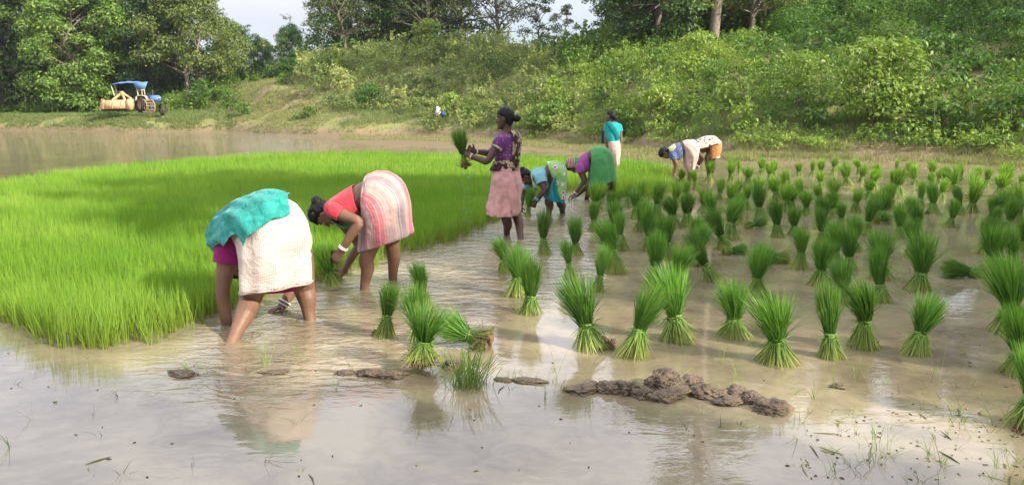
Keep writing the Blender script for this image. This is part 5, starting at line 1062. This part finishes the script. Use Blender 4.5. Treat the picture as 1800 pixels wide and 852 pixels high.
# ---------- woman 5: green skirt, pinkish purple blouse
def woman_green():
    k = 4.867; P = lambda cx, cy, d=0.0: U(990+cx/k, 185+cy/k, 12.7+d)
    root = empty('person', G(1034, 352), 'bent woman in plain green skirt and pinkish purple blouse reaching into the water', 'woman', GRP)
    tor = [(95, 500, 125, 560, .075), (118, 470, 150, 580, .15), (160, 435, 200, 560, .16), (200, 400, 225, 520, .145), (240, 375, 240, 500, .15), (310, 362, 260, 520, .18), (380, 390, 290, 540, .19), (400, 470, 300, 560, .16)]
    bm = bmesh.new(); torso_body(bm, prof_rings(P, tor), .92); hc = P(84, 520, .0); limb(bm, [P(130, 520), P(105, 520), hc], [.06, .05, .05]); f, u, l = head(bm, hc, Vector((-.1, 0, -1)), Vector((-1, 0, -.1)))
    sh, el, wr = P(138, 540, -.16), P(176, 650, -.18), P(98, 762, -.16)
    limb(bm, [sh, sh.lerp(el, .5), el, el.lerp(wr, .4), wr], [.055, .046, .040, .038, .027]); hand(bm, wr, P(52, 785, -.16)-wr, Vector((0, .3, -1)), Vector((0, -1, 0)), .5)
    sh2, el2, wr2 = P(150, 550, .15), P(205, 690, .15), P(118, 775, .05)
    limb(bm, [sh2, sh2.lerp(el2, .5), el2, el2.lerp(wr2, .4), wr2], [.055, .046, .040, .038, .027]); hand(bm, wr2, P(70, 795, .03)-wr2, Vector((0, .3, -1)), Vector((0, -1, 0)), .5)
    wade(bm, P(222, 700, -.09), (1031, 350), hip=P(310, 500, -.08)); wade(bm, P(400, 660, .12), (1070, 345), hip=P(350, 500, .09))
    finish('body', bm, SKIN, root, voxel=.009, smooth_it=2); hair(hc, f, u, HAIR, root)
    cloth('head_cloth', [(hc+Vector((.13, 0, .05)), Vector((0, 0, .075)), Vector((0, -.10, 0))), (hc+Vector((.05, 0, .02)), Vector((0, 0, .115)), Vector((0, -.095, 0))), (hc+Vector((-.04, 0, .01)), Vector((0, 0, .118)), Vector((0, -.092, 0))), (hc+Vector((-.10, 0, -.005)), Vector((-.02, 0, .085)), Vector((0, -.07, 0)))], M_STRIPE2, root, phi=(-1.9, 1.9), k=24, fold=.004, nf=8)
    cloth('blouse', prof_rings(P, [(100, 492, 128, 560, .11), (120, 466, 155, 585, .16), (160, 430, 205, 570, .17), (196, 402, 226, 530, .155)]), M_MAG2, root, k=36, fold=.004, nf=5)
    sleeve('sleeve', sh+Vector((0, 0, .02)), sh.lerp(el, .3), .072, .066, M_MAG2, root)
    cloth('green_skirt', prof_rings(P, [(232, 380, 232, 500, .165), (265, 358, 222, 550, .20), (320, 350, 214, 600, .225), (385, 372, 206, 640, .24), (425, 440, 200, 670, .25), (440, 530, 197, 688, .255), (448, 634, 196, 702, .26)]), M_GREEN2, root, k=60, fold=.014, nf=6, seed=4)
    bangle(wr.lerp(el, .12), el-wr, .034, WHITEB, root, .006)
woman_green()

# ---------- woman 6: standing far, back to the viewer, turquoise blouse
def woman_turquoise():
    k = 4.867; P = lambda cx, cy, d=0.0: U(990+cx/k, 185+cy/k, 17.6+d)
    root = empty('person', G(1080, 308), 'standing woman seen from behind in turquoise blouse and pale pink wrap', 'woman', GRP)
    R = lambda lst: [(P((a+b)/2, y), Vector((0, -d, 0)), Vector(((b-a)/2/k/78.5*1.0, 0, 0))) for a, b, y, d in lst]
    bm = bmesh.new(); torso_body(bm, R([(398, 440, 150, .06), (365, 485, 170, .10), (362, 482, 230, .12), (378, 478, 290, .10), (385, 485, 330, .12), (388, 490, 380, .14), (400, 480, 430, .12)]), .9)
    hc = P(405, 92); limb(bm, [P(422, 165), P(414, 135), hc], [.055, .048, .05]); f, u, l = head(bm, hc, Vector((-.85, .55, -.05)), Vector((0, 0, 1)))
    for a, e, w_, side in ((P(374, 185), P(362, 285), P(375, 355), 1), (P(480, 185), P(494, 290), P(492, 350), -1)):
        limb(bm, [a, a.lerp(e, .5), e, e.lerp(w_, .4), w_], [.055, .05, .04, .038, .028]); hand(bm, w_, Vector((0, 0, -1)), Vector((side, 0, 0)), Vector((0, 1, 0)), .4)
    wade(bm, P(460, 500, -.02), (1082, 311), hip=P(450, 400, 0)); wade(bm, P(440, 500, .08), (1078, 309), hip=P(430, 400, .05))
    finish('body', bm, SKIN_L, root, voxel=.011, smooth_it=2); hair(hc, f, u, HAIR, root, bun=(-.12, -.05, .03), bunr=.06)
    cloth('blouse', R([(400, 445, 144, .07), (380, 470, 152, .10), (364, 484, 172, .122), (360, 485, 220, .130), (360, 482, 270, .125), (376, 482, 315, .12)]), M_TURQ, root, k=36, fold=.004, nf=5)
    cloth('sari_end', [(a_+Vector((0, .06, 0)), b_, c_) for a_, b_, c_ in R([(384, 412, 150, .08), (354, 410, 185, .10), (336, 410, 250, .11), (330, 396, 330, .10)])], M_TURQD, root, phi=(1.2, 4.6), k=24, fold=.01, nf=7, grow=1.0)
    cloth('sari_strip', [(P(382, 150, -.10), Vector((0, -.02, .02)), Vector((.05, 0, .02))), (P(430, 200, -.135), Vector((0, -.015, .02)), Vector((.045, 0, .035))), (P(474, 285, -.135), Vector((0, -.01, .02)), Vector((.045, 0, .03)))], M_TURQD, root, k=20, fold=.004, nf=3, wrinkle=.003)
    sleeve('sleeve', P(376, 180), P(368, 225), .068, .062, M_TURQ, root); sleeve('sleeve', P(478, 180), P(486, 225), .068, .062, M_TURQ, root)
    cloth('pale_wrap', R([(378, 484, 308, .125), (384, 490, 350, .15), (390, 490, 400, .16), (405, 482, 450, .16), (425, 476, 500, .15), (440, 474, 520, .15)]), M_PALEP, root, k=48, fold=.014, nf=6)
woman_turquoise()

# ---------- women 7 and 8: the far bent pair
def woman_pair():
    k = 7.747; P = lambda cx, cy, d=0.0: U(1140+cx/k, 220+cy/k, 15.3+d)
    root = empty('person', G(1215, 322), 'bent woman in blue printed blouse and long pale pink wrap in the far pair', 'woman', GRP)
    tor = [(262, 330, 290, 440, .075), (290, 300, 340, 470, .15), (360, 262, 400, 460, .16), (430, 235, 450, 430, .145), (500, 215, 480, 400, .15), (600, 225, 520, 420, .18), (650, 300, 540, 460, .17)]
    bm = bmesh.new(); torso_body(bm, prof_rings(P, tor), .92); hc = P(222, 385, 0); limb(bm, [P(320, 370), P(265, 378), hc], [.06, .05, .05]); f, u, l = head(bm, hc, Vector((-.05, -.1, -1)), Vector((-1, 0, .1)))
    sh, el, wr = P(335, 420, -.15), P(382, 540, -.17), P(352, 660, -.14)
    limb(bm, [sh, sh.lerp(el, .5), el, el.lerp(wr, .4), wr], [.058, .05, .042, .04, .028]); hand(bm, wr, Vector((-.4, 0, -1)), Vector((1, 0, 0)), Vector((0, -1, 0)), .5)
    sh2, el2, wr2 = P(345, 430, .15), P(372, 560, .15), P(335, 660, .05); limb(bm, [sh2, sh2.lerp(el2, .5), el2, wr2], [.055, .05, .042, .028]); hand(bm, wr2, Vector((-.4, 0, -1)), Vector((1, 0, 0)), Vector((0, -1, 0)), .5)
    wade(bm, P(560, 580, -.07), (1212, 320), hip=P(600, 320, -.07)); wade(bm, P(600, 560, .1), (1222, 317), hip=P(620, 320, .08))
    finish('body', bm, SKIN_L, root, voxel=.011, smooth_it=2); hair(hc, f, u, HAIR, root, bun=(-.06, .05, 0), bunr=.06, messy=.01)
    cloth('blouse', prof_rings(P, [(270, 325, 295, 430, .12), (295, 298, 345, 480, .165), (360, 258, 405, 475, .172), (425, 240, 452, 445, .16)]), M_BLUEP, root, k=36, fold=.004, nf=5); sleeve('sleeve', sh+Vector((0, 0, .02)), sh.lerp(el, .35), .075, .07, M_BLUEP, root)
    cloth('neck_scarf', prof_rings(P, [(262, 318, 285, 410, .13), (300, 290, 310, 400, .165), (350, 262, 350, 330, .165)]), M_CREAM, root, phi=(-1.6, 1.6), k=20, fold=.006, nf=6, grow=1.08)
    cloth('pink_wrap', prof_rings(P, [(452, 225, 470, 330, .155), (520, 200, 480, 400, .19), (610, 208, 482, 460, .20), (670, 262, 484, 510, .20), (685, 350, 490, 560, .195), (655, 470, 500, 605, .18), (612, 600, 530, 640, .16)]), M_PALEP, root, k=56, fold=.016, nf=8, wrinkle=.012)
    k2 = 7.747; Q = lambda cx, cy, d=0.0: U(1140+cx/k2, 220+cy/k2, 16.1+d)
    root = empty('person', G(1245, 317), 'bent woman in orange skirt with brown blotched cloth over her back, farthest right', 'woman', GRP)
    tor = [(560, 260, 590, 360, .075), (590, 215, 630, 400, .15), (660, 200, 690, 400, .16), (760, 180, 760, 380, .15), (850, 170, 820, 360, .16), (930, 220, 830, 380, .18), (940, 330, 850, 420, .16)]
    bm = bmesh.new(); torso_body(bm, prof_rings(Q, tor), .92); hc = Q(560, 370, .1); limb(bm, [Q(600, 310), Q(570, 340), hc], [.06, .05, .05]); f, u, l = head(bm, hc, Vector((-.05, 0, -1)), Vector((-1, 0, -.3)))
    for dy in (-.15, .15):
        sh, el, wr = Q(650, 340, dy), Q(735, 450, dy), Q(668, 560, dy*.6)
        if dy > 0: el, wr = Q(720, 450, dy), Q(640, 575, .05)
        limb(bm, [sh, sh.lerp(el, .5), el, el.lerp(wr, .4), wr], [.058, .05, .044, .04, .03]); hand(bm, wr, Vector((-.6, 0, -1)), Vector((1, 0, 0)), Vector((0, -1, 0)), .5)
        if dy < 0: wn, en = wr, el
    wade(bm, Q(800, 480, -.08), (1246, 313), hip=Q(880, 300, -.08)); wade(bm, Q(865, 500, .1), (1251, 310), hip=Q(890, 300, .08))
    finish('body', bm, SKIN, root, voxel=.011, smooth_it=2); hair(hc, f, u, HAIR, root)
    bangle(wn.lerp(en, .1), en-wn, .038, WHITEB, root, .010)
    cloth('blouse', prof_rings(Q, [(570, 240, 600, 350, .12), (590, 206, 635, 400, .165), (650, 196, 690, 400, .17)]), M_BLUE, root, k=36, fold=.004, nf=5)
    cloth('orange_skirt', prof_rings(Q, [(840, 160, 800, 350, .17), (925, 180, 795, 395, .20), (980, 238, 788, 425, .215), (988, 320, 784, 445, .22), (965, 400, 790, 458, .205), (925, 440, 806, 464, .18)]), M_ORANGE, root, k=52, fold=.012, nf=6)
    cloth('white_underskirt', prof_rings(Q, [(965, 385, 800, 440, .20), (966, 438, 810, 455, .20)]), M_CREAMH, root, k=40, fold=.008, nf=5, sub=3)
    cloth('blotched_cloth', prof_rings(Q, [(632, 218, 660, 400, .185), (700, 182, 700, 400, .195), (780, 155, 750, 390, .20), (860, 148, 800, 350, .205), (930, 175, 850, 300, .212), (975, 225, 900, 260, .215)]), M_BLOT, root, phi=(-1.5, 1.75), k=44, fold=.010, nf=7, grow=1.05)
woman_pair()

# ------------------------------------------------------------------ tractor with rotavator on the far bund
def box(A, c, s, bev=.0, rot=None):
    bm = bmesh.new(); bmesh.ops.create_cube(bm, size=1)
    for v in bm.verts: v.co = Vector((v.co.x*s[0], v.co.y*s[1], v.co.z*s[2]))
    if bev: bmesh.ops.bevel(bm, geom=bm.edges, offset=bev, segments=2, affect='EDGES')
    bm.verts.index_update()
    V = [v.co.copy() for v in bm.verts]
    if rot: V = [rot @ v for v in V]
    V = np.array([tuple(v+Vector(c)) for v in V]); quads = {}
    for f in bm.faces: quads.setdefault(len(f.verts), []).append([v.index for v in f.verts])
    bm.free(); n0 = A.n; first = True
    A.V.append(V); A.n += len(V)
    for kk, fs in quads.items(): A.F.setdefault(kk, []).append(np.array(fs)+n0)
def tractor():
    BLUE = mat('tractor_blue', (.10, .20, .42), .5, .4, var=.15, scale=3); CANV = mat('blue_canvas', (.12, .22, .46), .8, .2, var=.2, scale=3, bump=.3, bscale=3)
    ORG = mat('orange_paint', (.62, .36, .19), .6, .3, var=.25, scale=4); TY = mat('tyre_rubber', (.05, .045, .04), .9, .2, var=.4, scale=5); MUDM = mat('mud_crust', (.42, .32, .20), .9, .1, var=.3, scale=5)
    POST = mat('cream_post', (.55, .48, .32), .6, .3); DARKM = mat('dark_metal', (.06, .055, .05), .6, .4)
    k = 10.02; Yt = 56.5; P = lambda cx, cy, d=0.0: U(160+cx/k, 130+cy/k, Yt+d); g = us_point((900+(232-900)), Yt-shore(232))
    root = empty('tractor', (P(950, 720).x, Yt, P(950, 720).z), 'blue tractor with blue canvas canopy and muddy wheels on the far bund', 'tractor')
    def part(name, A, m, par=None, sm=False): return link(name, A.mesh(name, sm), m, par or root)
    mpx = 1/k/(F/Yt)   # metres per crop pixel
    def tyre(name, cx, cy, R, wd, d, yaw, lugs, m=TY, cage=False):
        c = P(cx, cy, d); A = Acc(); rot = Matrix.Rotation(yaw, 3, 'Z'); n = 28; V = []; prof = [(-wd/2, R*.62), (-wd/2, R*.9), (-wd*.35, R), (wd*.35, R), (wd/2, R*.9), (wd/2, R*.62)]
        for i in range(n):
            a = 2*math.pi*i/n
            for y, r in prof: V.append(c+rot @ Vector((math.cos(a)*r, y, math.sin(a)*r)))
        Fq = [(i*6+j, i*6+(j+1) % 6, ((i+1) % n)*6+(j+1) % 6, ((i+1) % n)*6+j) for i in range(n) for j in range(6)]
        A.add(np.array([tuple(v) for v in V]), np.array(Fq))
        for i in range(lugs):
            a = 2*math.pi*i/lugs; rr = Matrix.Rotation(yaw, 3, 'Z') @ Matrix.Rotation(-a, 3, 'Y') @ Matrix.Rotation(.5 if i % 2 else -.5, 3, 'X')
            box(A, c+rot @ Vector((math.cos(a)*R*1.01, (wd*.22 if i % 2 else -wd*.22), math.sin(a)*R*1.01)), (R*.07, wd*.55, R*.06), 0, rr)
        w_ = part(name, A, m); Bm = Acc(); V = []
        for i in range(20):
            a = 2*math.pi*i/20
            for y, r in ((-wd*.3, R*.62), (-wd*.2, R*.5), (-wd*.05, R*.16), (-wd*.3, .02)): V.append(c+rot @ Vector((math.cos(a)*r, y, math.sin(a)*r)))
        Fq = [(i*4+j, i*4+j+1, ((i+1) % 20)*4+j+1, ((i+1) % 20)*4+j) for i in range(20) for j in range(3)]; Bm.add(np.array([tuple(v) for v in V]), np.array(Fq)); part('rim', Bm, MUDM, w_)
        return c
    yaw = math.radians(-38)
    tyre('rear_wheel', 890, 535, .58, .42, .3, yaw, 20); tyre('rear_wheel', 990, 500, .58, .42, 1.6, yaw, 20)
    tyre('front_wheel', 1255, 645, .34, .2, -.05, yaw-.25, 0); tyre('front_wheel', 1250, 615, .34, .2, 1.3, yaw, 0)
    # cage wheels: rings joined by bars outside the rear tyre
    A = Acc(); rot = Matrix.Rotation(yaw, 3, 'Z'); c0 = P(1065, 575, -.35)
    for (cc, R) in ((P(1065, 575, -.35), .47), (P(930, 570, -.1), .44)):
        pts = [cc+rot @ Vector((math.cos(a)*R, 0, math.sin(a)*R)) for a in np.linspace(0, 2*math.pi, 25)]; V, Fq = tube_np(pts, [.03]*25, 6); A.add(V, Fq)
        for i in range(6):
            a = math.pi/3*i; V, Fq = tube_np([cc, cc+rot @ Vector((math.cos(a)*R, 0, math.sin(a)*R))], [.02, .02], 5); A.add(V, Fq)
    for i in range(12):
        a = 2*math.pi*i/12; V, Fq = tube_np([P(1065, 575, -.35)+rot @ Vector((math.cos(a)*.47, 0, math.sin(a)*.47)), P(930, 570, -.1)+rot @ Vector((math.cos(a)*.44, 0, math.sin(a)*.44))], [.03, .03], 5); A.add(V, Fq)
    part('cage_wheel', A, MUDM)
    A = Acc(); rx = Matrix.Rotation(yaw, 3, 'Z')
    box(A, P(1105, 440, .75), (220*mpx+.2, .62, 120*mpx), .09, rx); part('hood', A, BLUE, sm=False)
    A = Acc(); box(A, P(1195, 450, .72), (.06, .5, 100*mpx), .02, rx); part('grille', A, DARKM)
    for dy in (.45, 1.0): A = Acc(); box(A, P(1205, 425, dy), (.07, .13, .13), .03, rx); part('headlight', A, POST)
    A = Acc(); box(A, P(1010, 560, .8), (330*mpx, .34, 130*mpx), .04, rx); part('chassis', A, DARKM)
    A = Acc(); V, Fq = tube_np([P(1085, 420, .6), P(1080, 330, .6), P(1078, 285, .6)], [.05, .06, .06], 8); A.add(V, Fq); part('exhaust', A, DARKM, sm=True)
    for dy in (.1, 1.35):
        A = Acc(); pts = [P(800, 470, dy), P(815, 395, dy), P(880, 380, dy), P(960, 390, dy), P(1000, 450, dy)]
        for a, b in zip(pts, pts[1:]): m_ = (a+b)/2; ang = math.atan2((b-a).z, (b-a).x); box(A, m_, ((b-a).length+.03, .38, .04), .01, Matrix.Rotation(-ang, 3, 'Y'))
        part('fender', A, POST)
    A = Acc(); box(A, P(760, 420, .8), (.45, .5, .12), .04, rx); box(A, P(715, 370, .8), (.12, .5, .5), .05, rx); part('seat', A, DARKM)
    A = Acc(); V, Fq = tube_np([P(900, 400, .8), P(860, 340, .8)], [.03, .03], 6); A.add(V, Fq); w0 = P(858, 335, .8)
    V, Fq = tube_np([w0+Vector((math.cos(a)*.06, math.sin(a)*.2, math.cos(a)*.18)) for a in np.linspace(0, 6.283, 17)], [.02]*17, 5); A.add(V, Fq); part('steering_wheel', A, DARKM, sm=True)
    for (a, b, d) in ((P(410, 385, .0), P(350, 195, .0), 0), (P(830, 375, .0), P(805, 250, 0), 0), (P(950, 375, .5), P(930, 240, .5), 0), (P(470, 385, 1.5), P(420, 200, 1.5), 0), (P(900, 375, 1.5), P(890, 240, 1.5), 0), (P(800, 290, 0), P(940, 285, .5), 0)):
        A = Acc(); V, Fq = tube_np([a, b], [.035, .035], 6); A.add(V, Fq); part('canopy_post', A, POST, sm=True)
    # canopy: sagging canvas sheet with hanging front flap
    V = []; nu, nv = 15, 7
    for i in range(nu):
        for j in range(nv):
            t, s_ = i/(nu-1), j/(nv-1); a = P(348, 185, -.15).lerp(P(985, 150, -.15), t); b = P(430, 165, 1.7).lerp(P(1010, 140, 1.7), t); p = a.lerp(b, s_); p = p+Vector((0, 0, .12*math.sin(math.pi*min(1, t*1.15))*math.sin(math.pi*(.15+.7*s_))-.05*math.sin(t*25)*.3)); V.append(p)
    A = Acc(); i = np.arange((nu-1)*nv).reshape(-1, nv)[:, :-1].ravel(); A.add(np.array([tuple(v) for v in V]), np.stack([i, i+nv, i+nv+1, i+1], 1))
    fl = [P(740, 160, -.16), P(985, 150, -.16), P(950, 262, -.14), P(805, 268, -.18)]; fl2 = [v+Vector((0, .03, 0)) for v in fl]
    A.add(np.array([tuple(v) for v in fl+fl2]), np.array([[0, 1, 2, 3], [7, 6, 5, 4], [0, 4, 5, 1], [1, 5, 6, 2], [2, 6, 7, 3], [3, 7, 4, 0]])); cn = part('canopy', A, CANV, sm=False)
    md = cn.modifiers.new('thickness', 'SOLIDIFY'); md.thickness = .02
    # rotavator at the back: a wide orange hood with end plates, mast and toothed rotor
    A = Acc(); c = P(405, 540, -.3)
    pr = [P(195, 470, -.55), P(650, 460, -.2), P(660, 610, -.2), P(135, 622, -.55)]; bk = [v+Vector((.05, 1.0, .05)) for v in pr]
    A.add(np.array([tuple(v) for v in pr+bk]), np.array([[0, 1, 2, 3], [4, 7, 6, 5], [0, 4, 5, 1], [1, 5, 6, 2], [3, 2, 6, 7], [0, 3, 7, 4]])); rv = part('rotavator_hood', A, ORG)
    for (x0, y0) in ((225, 490), (385, 480), (530, 475), (640, 470)):
        A = Acc(); a = P(x0, y0, -.62+.4*(x0-200)/450); b = P(x0-12, 615, -.62+.4*(x0-200)/450); V, Fq = tube_np([a, b], [.03, .03], 4); A.add(V, Fq); part('rib', A, ORG, rv)
    A = Acc(); box(A, P(695, 540, -.1), (95*mpx, .5, 190*mpx), .05); part('gearbox', A, ORG)
    A = Acc()
    for a, b in ((P(380, 465, .1), P(545, 330, .3)), (P(600, 465, .2), P(545, 330, .3)), (P(545, 330, .3), P(720, 440, .4)), (P(200, 450, -.2), P(240, 480, 0))): V, Fq = tube_np([a, b], [.09, .07], 6); A.add(V, Fq)
    box(A, P(545, 350, .3), (.3, .2, .35), .05); part('hitch_mast', A, ORG)
    A = Acc(); V, Fq = tube_np([P(190, 635, .1), P(660, 630, .3)], [.09, .09], 8); A.add(V, Fq)
    for i in range(14):
        q = P(190+i*36, 635, .1+.2*i/14); an = i*1.1; V, Fq = tube_np([q, q+Vector((.0, math.cos(an)*.22, math.sin(an)*.18-.05))], [.03, .02], 4); A.add(V, Fq)
    part('rotor', A, DARKM)
tractor()

# white sack and dark blue cloth lying on the bank
def rag(name, u, s, dims, m, label, cat, seed, dz=.1):
    bm = bmesh.new(); bmesh.ops.create_icosphere(bm, subdivisions=4, radius=1)
    for v in bm.verts:
        d = v.co.normalized(); q = 1+.35*noise.fractal(d*1.8+Vector((seed, 0, 0)), 1, 2, 3)-abs(noise.noise(d*6+Vector((seed, 3, 0))))*.22; v.co = Vector((d.x*q*dims[0], d.y*q*dims[1], d.z*q*dims[2]))
    o = finish(name, bm, m, None); o.location = us_point(u, s)+Vector((0, 0, dims[2]*.75+dz)); return tag(o, label, cat)
rag('sack', 772, 1.9, (.13, .12, .28), mat('white_plastic', (.80, .76, .74), .5, .4, var=.08), 'crumpled white sack on the bank behind the lifted seedlings', 'sack', 2, .35)
rag('cloth_heap', 781, 1.8, (.17, .14, .15), mat('dark_blue_rag', (.05, .09, .17), .8, .2), 'small dark blue cloth heap beside the white sack', 'cloth', 5, .3)

# faint air between the paddy and the far wood
def haze():
    A = Acc(); box(A, (0, 60, 14), (190, 290, 31)); o = tag(link('haze', A.mesh('haze')), 'thin pale haze in the air over the paddy', 'haze', kind='stuff')
    m = bpy.data.materials.new('haze'); m.use_nodes = True; n = m.node_tree; n.nodes.clear(); out = n.nodes.new('ShaderNodeOutputMaterial'); v = n.nodes.new('ShaderNodeVolumePrincipled')
    v.inputs['Color'].default_value = (.92, .95, 1, 1); v.inputs['Density'].default_value = .0003; v.inputs['Anisotropy'].default_value = .3; n.links.new(v.outputs[0], out.inputs['Volume'])
    o.data.materials.append(m)
haze()
